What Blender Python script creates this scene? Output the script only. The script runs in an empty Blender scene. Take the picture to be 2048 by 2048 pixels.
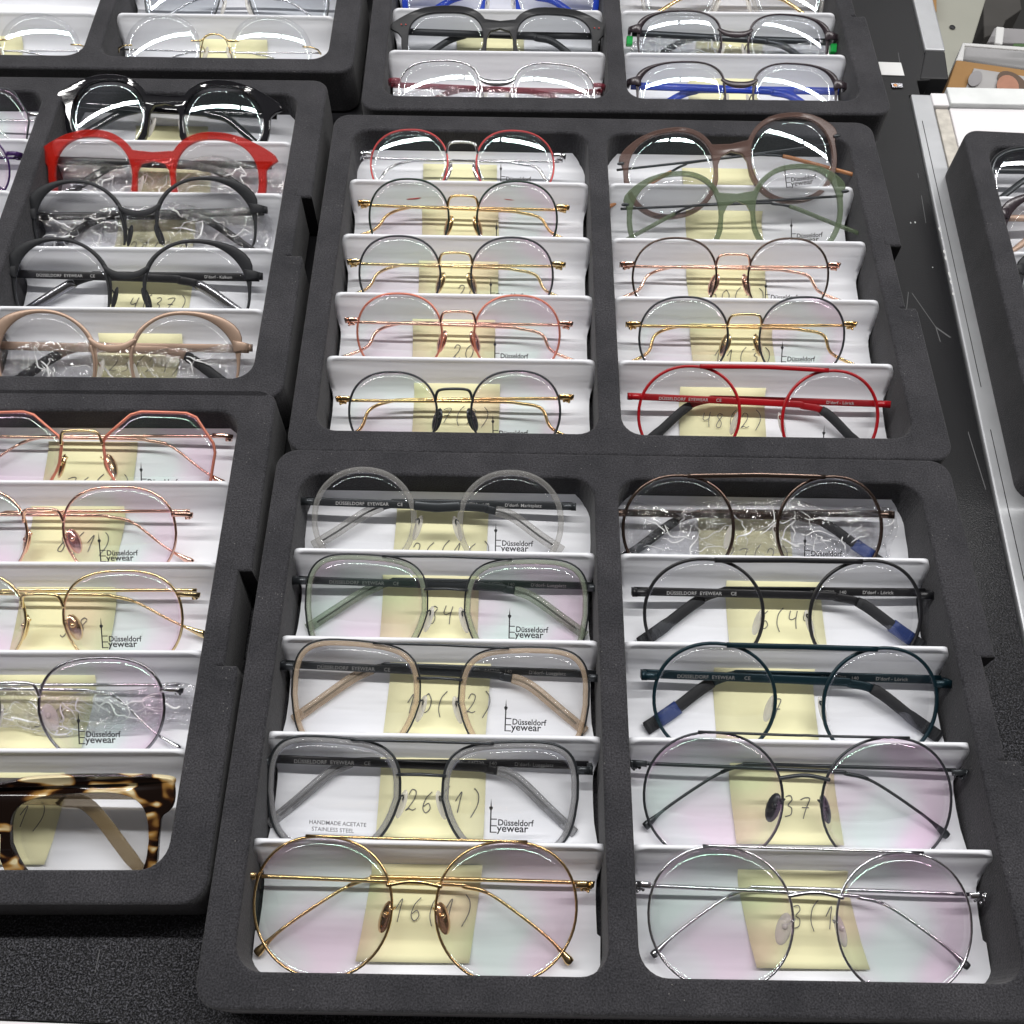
import bpy, math, random
from mathutils import Vector, Matrix
random.seed(7)
SC = bpy.context.scene
COL = SC.collection

# ------------------------------------------------------------------ camera
F_PX = 1970.0                       # focal length for a 2048 px wide picture
PITCH, ROLL, YAW = 1.0568445, 0.0208362, 0.0045058
CAM = Vector((0.1191812, -0.019839, 0.4302906))
_f = Vector((math.sin(YAW)*math.cos(PITCH), math.cos(YAW)*math.cos(PITCH), -math.sin(PITCH)))
_r = Vector((math.cos(YAW), -math.sin(YAW), 0)); _u = _r.cross(_f)
RT = _r*math.cos(ROLL) + _u*math.sin(ROLL); UP = -_r*math.sin(ROLL) + _u*math.cos(ROLL)
cam = bpy.data.cameras.new('camera'); camo = bpy.data.objects.new('camera', cam); COL.objects.link(camo)
cam.sensor_width = 36; cam.lens = 36*F_PX/2048; cam.clip_start = 0.01; cam.clip_end = 60
m = Matrix((RT, UP, -_f)).transposed().to_4x4(); m.translation = CAM
camo.matrix_world = m
SC.camera = camo

# ------------------------------------------------------------------ world and lamps
w = bpy.data.worlds.new("World"); SC.world = w; w.use_nodes = True
nt = w.node_tree; bg = nt.nodes['Background']
tc = nt.nodes.new('ShaderNodeTexCoord'); sp = nt.nodes.new('ShaderNodeSeparateXYZ')
rp = nt.nodes.new('ShaderNodeValToRGB')
nt.links.new(tc.outputs['Generated'], sp.inputs[0]); nt.links.new(sp.outputs['Z'], rp.inputs[0])
rp.color_ramp.elements[0].position = 0.0; rp.color_ramp.elements[0].color = (.10, .095, .09, 1)
rp.color_ramp.elements[1].position = 0.75; rp.color_ramp.elements[1].color = (.62, .63, .66, 1)
# the near side is shaded by the visitor standing there, the far side opens to the hall
ry = nt.nodes.new('ShaderNodeMapRange'); ry.inputs['From Min'].default_value = -.7; ry.inputs['From Max'].default_value = .5
mxw = nt.nodes.new('ShaderNodeMix'); mxw.data_type = 'RGBA'; mxw.blend_type = 'MULTIPLY'; mxw.inputs['Factor'].default_value = 1
rw = nt.nodes.new('ShaderNodeValToRGB'); rw.color_ramp.elements[0].color = (.20, .165, .135, 1); rw.color_ramp.elements[1].color = (1, 1, 1, 1)
nt.links.new(sp.outputs['Y'], ry.inputs[0]); nt.links.new(ry.outputs[0], rw.inputs[0])
nt.links.new(rp.outputs[0], mxw.inputs['A']); nt.links.new(rw.outputs[0], mxw.inputs['B'])
nt.links.new(mxw.outputs['Result'], bg.inputs[0]); bg.inputs[1].default_value = 0.37

def tube_lamp(x, y, z, lx, ly, power, col=(1, .985, .96)):
    l = bpy.data.lights.new('tube_lamp', 'AREA'); l.shape = 'RECTANGLE'; l.size = lx; l.size_y = ly
    l.energy = power; l.color = col
    o = bpy.data.objects.new('tube_lamp', l); COL.objects.link(o); o.location = (x, y, z)
    return o
# the hall's ceiling tubes, end to end with small gaps, running along the rows
for x in (-1.62, -.46, .70, 1.86):
    tube_lamp(x, .47, 1.50, 1.12, .045, 12.5)
for x in (-1.6, .2, 2.0):
    tube_lamp(x, 2.9, 1.9, 1.5, .06, 12)
SC.view_settings.view_transform = 'Standard'; SC.view_settings.look = 'None'
SC.view_settings.exposure = 0.14; SC.view_settings.gamma = 1
SC.render.engine = 'CYCLES'
SC.cycles.transparent_max_bounces = 32; SC.cycles.max_bounces = 10

# ------------------------------------------------------------------ measuring: pixel -> point on a plane of the place
def ray(px, py):
    return RT*((px-1024)/F_PX) - UP*((py-1024)/F_PX) + _f
def at(px, py, z):
    d = ray(px, py); return CAM + d*((z-CAM.z)/d.z)
def on_plane(px, py, P, n):
    d = ray(px, py); return CAM + d*((P-CAM).dot(n)/d.dot(n))

# ------------------------------------------------------------------ materials
MATS = {}
def mat(name):
    m = bpy.data.materials.new(name); m.use_nodes = True; MATS[name] = m
    return m, m.node_tree, m.node_tree.nodes['Principled BSDF']
def N(nt, t, **kw):
    n = nt.nodes.new(t)
    for k, v in kw.items(): setattr(n, k, v)
    return n
def plain(name, col, rough=.5, metal=0, spec=.5, bump=0, bscale=400, var=.0, vscale=30):
    m, nt, b = mat(name)
    b.inputs['Base Color'].default_value = (*col, 1); b.inputs['Roughness'].default_value = rough
    b.inputs['Metallic'].default_value = metal; b.inputs['Specular IOR Level'].default_value = spec
    tc = N(nt, 'ShaderNodeTexCoord')
    if var:
        no = N(nt, 'ShaderNodeTexNoise'); no.inputs['Scale'].default_value = vscale; no.inputs['Detail'].default_value = 6
        mx = N(nt, 'ShaderNodeMix', data_type='RGBA')
        mx.inputs['A'].default_value = (*[c*(1-var) for c in col], 1); mx.inputs['B'].default_value = (*[min(1, c*(1+var)) for c in col], 1)
        nt.links.new(tc.outputs['Object'], no.inputs[0]); nt.links.new(no.outputs[0], mx.inputs['Factor']); nt.links.new(mx.outputs['Result'], b.inputs['Base Color'])
    if bump:
        no = N(nt, 'ShaderNodeTexNoise'); no.inputs['Scale'].default_value = bscale; no.inputs['Detail'].default_value = 4
        bp = N(nt, 'ShaderNodeBump'); bp.inputs['Strength'].default_value = bump; bp.inputs['Distance'].default_value = .001
        nt.links.new(tc.outputs['Object'], no.inputs[0]); nt.links.new(no.outputs[0], bp.inputs['Height']); nt.links.new(bp.outputs[0], b.inputs['Normal'])
    return m

def foam_material():
    m, nt, b = mat('foam')
    tc = N(nt, 'ShaderNodeTexCoord')
    n1 = N(nt, 'ShaderNodeTexNoise'); n1.inputs['Scale'].default_value = 1300; n1.inputs['Detail'].default_value = 3
    n2 = N(nt, 'ShaderNodeTexNoise'); n2.inputs['Scale'].default_value = 28; n2.inputs['Detail'].default_value = 7; n2.inputs['Roughness'].default_value = .7
    r1 = N(nt, 'ShaderNodeValToRGB'); e = r1.color_ramp.elements
    e[0].position = .30; e[0].color = (.013, .013, .015, 1); e[1].position = .76; e[1].color = (.054, .054, .062, 1)
    r2 = N(nt, 'ShaderNodeValToRGB'); e = r2.color_ramp.elements
    e[0].position = .32; e[0].color = (.72, .72, .73, 1); e[1].position = .74; e[1].color = (1.55, 1.50, 1.46, 1)
    mx = N(nt, 'ShaderNodeMix', data_type='RGBA', blend_type='MULTIPLY'); mx.inputs['Factor'].default_value = 1
    for n in (n1, n2): nt.links.new(tc.outputs['Object'], n.inputs[0])
    nt.links.new(n1.outputs[0], r1.inputs[0]); nt.links.new(n2.outputs[0], r2.inputs[0])
    nt.links.new(r1.outputs[0], mx.inputs['A']); nt.links.new(r2.outputs[0], mx.inputs['B'])
    # lint and dust caught on the foam
    n4 = N(nt, 'ShaderNodeTexVoronoi'); n4.inputs['Scale'].default_value = 420
    n5 = N(nt, 'ShaderNodeTexNoise'); n5.inputs['Scale'].default_value = 45
    l4 = N(nt, 'ShaderNodeMath', operation='LESS_THAN'); l4.inputs[1].default_value = .10
    l5 = N(nt, 'ShaderNodeMath', operation='GREATER_THAN'); l5.inputs[1].default_value = .60
    ml = N(nt, 'ShaderNodeMath', operation='MULTIPLY'); mz = N(nt, 'ShaderNodeMix', data_type='RGBA'); mz.inputs['B'].default_value = (.17, .165, .16, 1)
    nt.links.new(tc.outputs['Object'], n4.inputs[0]); nt.links.new(tc.outputs['Object'], n5.inputs[0])
    nt.links.new(n4.outputs['Distance'], l4.inputs[0]); nt.links.new(n5.outputs[0], l5.inputs[0]); nt.links.new(l4.outputs[0], ml.inputs[0]); nt.links.new(l5.outputs[0], ml.inputs[1])
    nt.links.new(mx.outputs['Result'], mz.inputs['A']); nt.links.new(ml.outputs[0], mz.inputs['Factor'])
    nt.links.new(mz.outputs['Result'], b.inputs['Base Color'])
    b.inputs['Roughness'].default_value = .95; b.inputs['Specular IOR Level'].default_value = .25
    b.inputs['Sheen Weight'].default_value = .12
    bp = N(nt, 'ShaderNodeBump'); bp.inputs['Strength'].default_value = .7; bp.inputs['Distance'].default_value = .0006
    nt.links.new(n1.outputs[0], bp.inputs['Height']); nt.links.new(bp.outputs[0], b.inputs['Normal'])
    return m
FOAM = foam_material()

def leather_material():
    m, nt, b = mat('table_covering')
    tc = N(nt, 'ShaderNodeTexCoord')
    n1 = N(nt, 'ShaderNodeTexNoise'); n1.inputs['Scale'].default_value = 1250; n1.inputs['Detail'].default_value = 2; n1.inputs['Distortion'].default_value = .3
    n2 = N(nt, 'ShaderNodeTexNoise'); n2.inputs['Scale'].default_value = 9; n2.inputs['Detail'].default_value = 5
    r = N(nt, 'ShaderNodeValToRGB'); e = r.color_ramp.elements
    e[0].position = .35; e[0].position = .46; e[0].color = (.002, .002, .003, 1); e[1].position = .78; e[1].color = (.13, .13, .15, 1)  # sparkle of the grain painted as pale speckle in the colour, strongest in front
    sx = N(nt, 'ShaderNodeTexVoronoi', feature='DISTANCE_TO_EDGE'); sx.inputs['Scale'].default_value = 14
    mp = N(nt, 'ShaderNodeMapping'); mp.inputs['Scale'].default_value = (1, .35, 1); mp.inputs['Rotation'].default_value = (0, 0, .4)
    n3 = N(nt, 'ShaderNodeTexNoise'); n3.inputs['Scale'].default_value = 20
    lt = N(nt, 'ShaderNodeMath', operation='LESS_THAN'); lt.inputs[1].default_value = .0022
    gt = N(nt, 'ShaderNodeMath', operation='GREATER_THAN'); gt.inputs[1].default_value = .62
    ml = N(nt, 'ShaderNodeMath', operation='MULTIPLY')
    mx = N(nt, 'ShaderNodeMix', data_type='RGBA'); mx.inputs['B'].default_value = (.12, .12, .125, 1)
    nt.links.new(tc.outputs['Object'], mp.inputs[0]); nt.links.new(mp.outputs[0], sx.inputs[0]); nt.links.new(tc.outputs['Object'], n3.inputs[0])
    nt.links.new(sx.outputs['Distance'], lt.inputs[0]); nt.links.new(n3.outputs[0], gt.inputs[0])
    nt.links.new(lt.outputs[0], ml.inputs[0]); nt.links.new(gt.outputs[0], ml.inputs[1])
    for n in (n1, n2): nt.links.new(tc.outputs['Object'], n.inputs[0])
    nt.links.new(n1.outputs[0], r.inputs[0]); nt.links.new(r.outputs[0], mx.inputs['A']); nt.links.new(ml.outputs[0], mx.inputs['Factor'])
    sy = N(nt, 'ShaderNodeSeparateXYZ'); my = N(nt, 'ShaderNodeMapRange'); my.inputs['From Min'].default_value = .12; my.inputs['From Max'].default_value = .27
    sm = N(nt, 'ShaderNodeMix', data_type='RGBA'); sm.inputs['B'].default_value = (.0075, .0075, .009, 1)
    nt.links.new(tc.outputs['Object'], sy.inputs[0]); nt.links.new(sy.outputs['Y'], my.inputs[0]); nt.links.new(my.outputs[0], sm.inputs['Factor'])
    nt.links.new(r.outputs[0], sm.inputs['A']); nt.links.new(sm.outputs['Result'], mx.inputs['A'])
    nt.links.new(mx.outputs['Result'], b.inputs['Base Color'])
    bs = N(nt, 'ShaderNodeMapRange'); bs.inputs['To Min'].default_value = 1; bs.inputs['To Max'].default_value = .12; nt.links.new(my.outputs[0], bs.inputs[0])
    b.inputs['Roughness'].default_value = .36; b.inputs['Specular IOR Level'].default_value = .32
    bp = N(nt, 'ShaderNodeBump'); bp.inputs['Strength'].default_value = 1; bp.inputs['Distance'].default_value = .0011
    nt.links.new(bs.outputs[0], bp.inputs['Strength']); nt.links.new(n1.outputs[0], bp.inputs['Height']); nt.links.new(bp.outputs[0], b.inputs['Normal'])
    return m
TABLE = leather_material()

def white_plastic():
    m, nt, b = mat('white_plastic')
    b.inputs['Base Color'].default_value = (.775, .785, .825, 1); b.inputs['Roughness'].default_value = .38
    b.inputs['Specular IOR Level'].default_value = .4
    tc = N(nt, 'ShaderNodeTexCoord'); mp = N(nt, 'ShaderNodeMapping'); mp.inputs['Scale'].default_value = (7, 60, 60)
    no = N(nt, 'ShaderNodeTexNoise'); no.inputs['Scale'].default_value = 1.6; no.inputs['Detail'].default_value = 2
    bp = N(nt, 'ShaderNodeBump'); bp.inputs['Strength'].default_value = .3; bp.inputs['Distance'].default_value = .003
    nt.links.new(tc.outputs['Object'], mp.inputs[0]); nt.links.new(mp.outputs[0], no.inputs[0]); nt.links.new(no.outputs[0], bp.inputs['Height'])
    nt.links.new(bp.outputs[0], b.inputs['Normal'])
    return m
INSERT = white_plastic()

def paper_material():
    m, nt, b = mat('note_paper')
    b.inputs['Base Color'].default_value = (.82, .79, .50, 1); b.inputs['Roughness'].default_value = .85
    return m
PAPER = paper_material()

def lens_material(name, ca, cb, tint=(.97, .975, .97), refl=1.0):
    """clear demo lens: see-through with a coloured anti-reflection sheen"""
    m, nt, b = mat(name); nt.nodes.remove(b); out = nt.nodes['Material Output']
    tr = N(nt, 'ShaderNodeBsdfTransparent'); tr.inputs[0].default_value = (*tint, 1)
    if name == 'coated_lens':       # rose and green coating reflections painted into the see-through colour by noise
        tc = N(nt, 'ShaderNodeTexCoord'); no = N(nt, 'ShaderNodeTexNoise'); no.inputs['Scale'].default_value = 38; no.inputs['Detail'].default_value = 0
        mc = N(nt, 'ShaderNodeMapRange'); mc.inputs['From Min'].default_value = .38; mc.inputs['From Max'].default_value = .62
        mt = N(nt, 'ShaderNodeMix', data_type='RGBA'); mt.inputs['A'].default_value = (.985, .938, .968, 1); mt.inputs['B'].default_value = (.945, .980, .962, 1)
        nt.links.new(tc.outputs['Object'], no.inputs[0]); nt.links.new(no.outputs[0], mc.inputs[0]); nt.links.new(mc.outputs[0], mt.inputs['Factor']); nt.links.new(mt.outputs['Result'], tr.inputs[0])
    gl = N(nt, 'ShaderNodeBsdfGlossy'); gl.inputs['Roughness'].default_value = .015
    fr = N(nt, 'ShaderNodeFresnel'); fr.inputs[0].default_value = 1.5
    lw = N(nt, 'ShaderNodeLayerWeight'); lw.inputs[0].default_value = .5
    rp = N(nt, 'ShaderNodeValToRGB'); e = rp.color_ramp.elements
    e[0].position = .02; e[0].color = (*ca, 1); e[1].position = .22; e[1].color = (*cb, 1)
    mu = N(nt, 'ShaderNodeMath', operation='MULTIPLY'); mu.inputs[1].default_value = refl
    mn = N(nt, 'ShaderNodeMath', operation='MINIMUM'); mn.inputs[1].default_value = .16
    mx = N(nt, 'ShaderNodeMixShader')
    nt.links.new(lw.outputs['Facing'], rp.inputs[0]); nt.links.new(rp.outputs[0], gl.inputs['Color'])
    nt.links.new(fr.outputs[0], mu.inputs[0]); nt.links.new(mu.outputs[0], mn.inputs[0]); nt.links.new(mn.outputs[0], mx.inputs[0])
    nt.links.new(tr.outputs[0], mx.inputs[1]); nt.links.new(gl.outputs[0], mx.inputs[2]); nt.links.new(mx.outputs[0], out.inputs[0])
    return m
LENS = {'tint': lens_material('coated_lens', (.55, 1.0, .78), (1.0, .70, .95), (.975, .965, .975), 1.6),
        'clear': lens_material('plain_lens', (.9, .95, 1), (.9, .9, 1), (.985, .985, .985), .8),
        'back': lens_material('coated_lens_cyan', (.7, 1, .95), (.9, .95, 1), (.975, .975, .98), 1.2),
        'grey': lens_material('grey_lens', (.8, .9, .9), (.9, .9, 1), (.88, .89, .90), 1.0)}

def clear_plastic(name, col, dens=.5, rough=.08):
    """translucent acetate: partly see-through, partly coloured body, glossy skin"""
    m, nt, b = mat(name); out = nt.nodes['Material Output']
    b.inputs['Base Color'].default_value = (*col, 1); b.inputs['Roughness'].default_value = rough; b.inputs['Specular IOR Level'].default_value = .6
    tr = N(nt, 'ShaderNodeBsdfTransparent'); tr.inputs[0].default_value = (*[min(1, c*.5+.5) for c in col], 1)
    lw = N(nt, 'ShaderNodeLayerWeight'); lw.inputs[0].default_value = .35
    mr = N(nt, 'ShaderNodeMapRange'); mr.inputs['To Min'].default_value = dens; mr.inputs['To Max'].default_value = min(1, dens+.25)
    mx = N(nt, 'ShaderNodeMixShader')
    nt.links.new(lw.outputs['Facing'], mr.inputs[0]); nt.links.new(mr.outputs[0], mx.inputs[0])
    nt.links.new(tr.outputs[0], mx.inputs[1]); nt.links.new(b.outputs[0], mx.inputs[2]); nt.links.new(mx.outputs[0], out.inputs[0])
    return m

def film_material():
    m, nt, b = mat('clear_film'); nt.nodes.remove(b); out = nt.nodes['Material Output']
    tr = N(nt, 'ShaderNodeBsdfTransparent'); tr.inputs[0].default_value = (.95, .95, .96, 1)
    gl = N(nt, 'ShaderNodeBsdfGlossy'); gl.inputs['Roughness'].default_value = .06
    lw = N(nt, 'ShaderNodeLayerWeight'); lw.inputs[0].default_value = .42
    mr = N(nt, 'ShaderNodeMapRange'); mr.inputs['To Min'].default_value = .09; mr.inputs['To Max'].default_value = .8
    tc = N(nt, 'ShaderNodeTexCoord'); no = N(nt, 'ShaderNodeTexNoise'); no.inputs['Scale'].default_value = 70; no.inputs['Detail'].default_value = 2; no.inputs['Distortion'].default_value = 2.5
    bp = N(nt, 'ShaderNodeBump'); bp.inputs['Strength'].default_value = .8; bp.inputs['Distance'].default_value = .006
    mx = N(nt, 'ShaderNodeMixShader')
    nt.links.new(tc.outputs['Object'], no.inputs[0]); nt.links.new(no.outputs[0], bp.inputs['Height']); nt.links.new(bp.outputs[0], gl.inputs['Normal'])
    nt.links.new(lw.outputs['Facing'], mr.inputs[0]); nt.links.new(mr.outputs[0], mx.inputs[0])
    nt.links.new(tr.outputs[0], mx.inputs[1]); nt.links.new(gl.outputs[0], mx.inputs[2]); nt.links.new(mx.outputs[0], out.inputs[0])
    return m
FILM = film_material()

def tortoise():
    m, nt, b = mat('tortoiseshell')
    tc = N(nt, 'ShaderNodeTexCoord'); mp = N(nt, 'ShaderNodeMapping'); mp.inputs['Scale'].default_value = (62, 105, 60)
    no = N(nt, 'ShaderNodeTexNoise'); no.inputs['Scale'].default_value = 1; no.inputs['Detail'].default_value = 1; no.inputs['Distortion'].default_value = .8
    rp = N(nt, 'ShaderNodeValToRGB'); e = rp.color_ramp.elements
    e[0].position = .51; e[0].color = (.008, .004, .003, 1); e[1].position = .60; e[1].color = (.36, .19, .05, 1)
    x = e.new(.55); x.color = (.05, .018, .006, 1)
    x = e.new(.66); x.color = (.72, .62, .38, 1)
    nt.links.new(tc.outputs['Object'], mp.inputs[0]); nt.links.new(mp.outputs[0], no.inputs[0]); nt.links.new(no.outputs[0], rp.inputs[0]); nt.links.new(rp.outputs[0], b.inputs['Base Color'])
    b.inputs['Roughness'].default_value = .06; b.inputs['Specular IOR Level'].default_value = .8
    return m

P = {
 'gold': plain('gold_metal', (.80, .57, .28), .18, 1),
 'palegold': plain('pale_gold_metal', (.80, .64, .36), .17, 1),
 'rosegold': plain('rose_gold_metal', (.86, .55, .44), .16, 1),
 'copper': plain('copper_red_metal', (.62, .22, .15), .32, .6),
 'silver': plain('silver_metal', (.74, .74, .76), .14, 1),
 'steel': plain('dark_steel', (.30, .30, .32), .22, 1),
 'gun': plain('grey_black_metal', (.045, .05, .055), .28, .5),
 'bronze': plain('dark_rose_metal', (.12, .085, .07), .2, .9),
 'black': plain('black_satin', (.012, .012, .014), .35, 0),
 'gloss': plain('black_gloss', (.006, .006, .008), .05, 0, .8),
 'matblack': plain('black_matt', (.020, .021, .024), .55, 0, .35),
 'rubber': plain('black_rubber', (.022, .023, .026), .6, 0, .3),
 'petrol': plain('petrol_blue_metal', (.006, .024, .034), .35, .4),
 'red': plain('red_lacquer', (.34, .005, .010), .28, 0, .5),
 'redwire': plain('red_wire', (.45, .05, .05), .3, .4),
 'rose': plain('matt_rose_gold', (.44, .31, .235), .42, .45),
 'brownplate': plain('brown_black_plate', (.038, .028, .034), .25, .1),
 'greendark': plain('green_black_wire', (.025, .045, .035), .28, .6),
 'ink': plain('black_print', (.015, .015, .018), .6),
 'pencil': plain('pencil_line', (.13, .13, .14), .8),
 'wprint': plain('white_print', (.50, .50, .50), .6),
 'dimprint': plain('grey_print', (.22, .22, .22), .6),
 'bluefilm': plain('blue_tip', (.012, .035, .16), .5),
 'violet': plain('violet_black', (.05, .02, .10), .15, .2),
 'greyacetate': plain('charcoal_acetate', (.028, .029, .032), .38, 0, .4),
 'redacetate': clear_plastic('red_acetate', (.62, .022, .012), .42, .04),
 'brownacetate': clear_plastic('brown_acetate', (.20, .12, .10), .42, .2),
 'amber': clear_plastic('amber_acetate', (.50, .22, .09), .70, .2),
 'greenacetate': clear_plastic('olive_acetate', (.20, .26, .16), .36, .2),
 'clearacetate': clear_plastic('clear_acetate', (.66, .65, .63), .14),
 'smokeacetate': clear_plastic('smoke_acetate', (.40, .40, .41), .36),
 'champagne': clear_plastic('champagne_acetate', (.70, .57, .43), .30),
 'mint': clear_plastic('mint_acetate', (.48, .54, .43), .22),
 'blueacetate': clear_plastic('blue_acetate', (.02, .07, .55), .6),
 'winered': clear_plastic('wine_acetate', (.34, .05, .08), .32),
 'greenclip': clear_plastic('green_clip', (.03, .6, .12), .6),
 'silicone': clear_plastic('silicone_pad', (.82, .80, .76), .50, .12),
 'tortoise': tortoise(),
 'palehorn': clear_plastic('pale_horn', (.40, .30, .16), .35),
 'crease_glint': plain('film_glint', (.92, .92, .93), .15, 0, 1),  # bright white for the painted film highlights
 'alu': plain('brushed_aluminium', (.52, .53, .55), .42, .55, var=.18, vscale=50, bump=.15, bscale=150),
 'whitelam': plain('white_laminate', (.76, .74, .76), .4, var=.05, vscale=40),
 'whiteworn': plain('worn_white_paint', (.70, .72, .72), .5, var=.16, vscale=70),
 'beige': plain('stained_beige_board', (.50, .47, .42), .7, var=.45, vscale=160),
 'card': plain('brown_cardboard', (.36, .20, .075), .8, var=.12, vscale=40),
 'post': plain('grey_green_paint', (.36, .36, .31), .6, var=.06, vscale=20),
 'dark': plain('dark_plastic', (.012, .012, .014), .5, var=.3, vscale=30),
 'floor': plain('dark_floor', (.03, .029, .027), .7, var=.4, vscale=6),
 'paperwhite': plain('label_paper', (.70, .70, .70), .7, var=.04, vscale=60),
 'greypaper': plain('grey_print_paper', (.30, .29, .30), .5, var=.25, vscale=18),
 'greenpaper': plain('green_paper', (.06, .12, .04), .6),
 'greyfab': plain('grey_fabric', (.07, .066, .062), .9, var=.3, vscale=15),
 'skin': plain('printed_skin', (.42, .20, .13), .5, var=.25, vscale=120),
 'hair': plain('printed_hair', (.12, .075, .05), .5, var=.3, vscale=150),
 'photo': plain('printed_photo', (.40, .39, .39), .35, var=.1, vscale=40),
 'orange': plain('orange_dot', (.75, .33, .12), .5),
 'acrylic': clear_plastic('clear_acrylic', (.75, .75, .76), .25, .05),
 'reddot': plain('red_dot', (.5, .06, .05), .5),
}

# ------------------------------------------------------------------ object helpers
def tag(o, label, cat, group=None, kind=None):
    if label: o['label'] = label
    if cat: o['category'] = cat
    if group: o['group'] = group
    if kind: o['kind'] = kind
    return o
def link(name, me, material, parent=None, smooth=True):
    o = bpy.data.objects.new(name, me); COL.objects.link(o)
    if material is not None:
        me.materials.clear(); me.materials.append(material)
    if smooth:
        me.polygons.foreach_set('use_smooth', [True]*len(me.polygons))
    if parent is not None: o.parent = parent
    return o
def mesh(name, V, Fc, material, parent=None, smooth=True):
    me = bpy.data.meshes.new(name); me.from_pydata([tuple(v) for v in V], [], Fc); me.update()
    return link(name, me, material, parent, smooth)
def empty(name, M):
    o = bpy.data.objects.new(name, None); COL.objects.link(o); o.empty_display_size = .01; o.matrix_world = M
    return o
class G:
    """collects shapes into one mesh"""
    def __init__(s): s.V = []; s.F = []
    def add(s, V, F):
        b = len(s.V); s.V += [Vector(v) for v in V]; s.F += [tuple(i+b for i in f) for f in F]; return s
    def box(s, lo, hi, M=None):
        V = [Vector((x, y, z)) for z in (lo[2], hi[2]) for y in (lo[1], hi[1]) for x in (lo[0], hi[0])]
        if M: V = [M @ v for v in V]
        return s.add(V, [(0, 2, 3, 1), (4, 5, 7, 6), (0, 1, 5, 4), (2, 6, 7, 3), (0, 4, 6, 2), (1, 3, 7, 5)])
    def tube(s, pts, r, n=8, closed=False, up=None):
        """round tube along 3-D points; r number or list"""
        pts = [Vector(p) for p in pts]; k = len(pts); rs = r if isinstance(r, (list, tuple)) else [r]*k
        V = []; prev = None
        for i, p in enumerate(pts):
            a = pts[(i-1) % k] if (closed or i) else p; b = pts[(i+1) % k] if (closed or i < k-1) else p
            t = (b-a).normalized()
            if prev is None:
                q = Vector((0, 0, 1)); prev = (q - t*q.dot(t))
                if prev.length < .1: q = Vector((0, 1, 0)); prev = q - t*q.dot(t)
            prev = (prev - t*prev.dot(t)).normalized(); bn = t.cross(prev)
            for j in range(n):
                an = 2*math.pi*j/n; V.append(p + (prev*math.cos(an) + bn*math.sin(an))*rs[i])
        F = []
        for i in range(k if closed else k-1):
            for j in range(n):
                a = i*n+j; b = i*n+(j+1) % n; c = ((i+1) % k)*n+(j+1) % n; d = ((i+1) % k)*n+j
                F.append((a, b, c, d))
        if not closed: F += [tuple(range(n))[::-1], tuple((k-1)*n+j for j in range(n))]
        return s.add(V, F)
    def strip(s, pts, hw, ht, closed=False, round_=False):
        """bar swept along a path in the local XY plane: half width hw in the plane, half thickness ht along z"""
        pts = [Vector(p) for p in pts]; k = len(pts)
        hw = hw if isinstance(hw, (list, tuple)) else [hw]*k; ht = ht if isinstance(ht, (list, tuple)) else [ht]*k
        V = []
        if round_: sec = [(math.cos(2*math.pi*j/10), math.sin(2*math.pi*j/10)) for j in range(10)]
        else: sec = [(1, .55), (.75, 1), (-.75, 1), (-1, .55), (-1, -.55), (-.75, -1), (.75, -1), (1, -.55)]
        n = len(sec)
        for i, p in enumerate(pts):
            a = pts[(i-1) % k] if (closed or i) else p; b = pts[(i+1) % k] if (closed or i < k-1) else p
            t = (b-a); t.z = 0; t.normalize(); sd = Vector((-t.y, t.x, 0))
            for (x, y) in sec: V.append(p + sd*(x*hw[i]) + Vector((0, 0, y*ht[i])))
        F = []
        for i in range(k if closed else k-1):
            for j in range(n):
                a = i*n+j; b = i*n+(j+1) % n; c = ((i+1) % k)*n+(j+1) % n; d = ((i+1) % k)*n+j
                F.append((a, b, c, d))
        if not closed: F += [tuple(range(n))[::-1], tuple((k-1)*n+j for j in range(n))]
        return s.add(V, F)
    def blob(s, c, r, M=None, nu=10, nv=7):
        V = []
        for i in range(nv+1):
            th = math.pi*i/nv
            for j in range(nu):
                ph = 2*math.pi*j/nu
                v = Vector((r[0]*math.sin(th)*math.cos(ph), r[1]*math.cos(th), r[2]*math.sin(th)*math.sin(ph)))
                if M: v = M @ v
                V.append(v + Vector(c))
        F = [(i*nu+j, i*nu+(j+1) % nu, (i+1)*nu+(j+1) % nu, (i+1)*nu+j) for i in range(nv) for j in range(nu)]
        return s.add(V, F)
    def build(s, name, material, parent=None, smooth=True, bevel=0):
        o = mesh(name, s.V, s.F, material, parent, smooth)
        if bevel:
            md = o.modifiers.new('bevel', 'BEVEL'); md.width = bevel; md.segments = 2
            for p_ in o.data.polygons: p_.use_smooth = False
        return o

def smooth_pts(P, n=6, closed=False):
    """Catmull-Rom through the points"""
    P = [Vector(p) for p in P]; k = len(P); out = []
    for i in range(k if closed else k-1):
        p0 = P[(i-1) % k] if (closed or i) else P[0]; p1 = P[i]; p2 = P[(i+1) % k]; p3 = P[(i+2) % k] if (closed or i < k-2) else P[-1]
        for j in range(n):
            t = j/n
            out.append(.5*((2*p1) + (p2-p0)*t + (2*p0-5*p1+4*p2-p3)*t*t + (3*p1-p0-3*p2+p3)*t**3))
    if not closed: out.append(P[-1])
    return out

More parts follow.
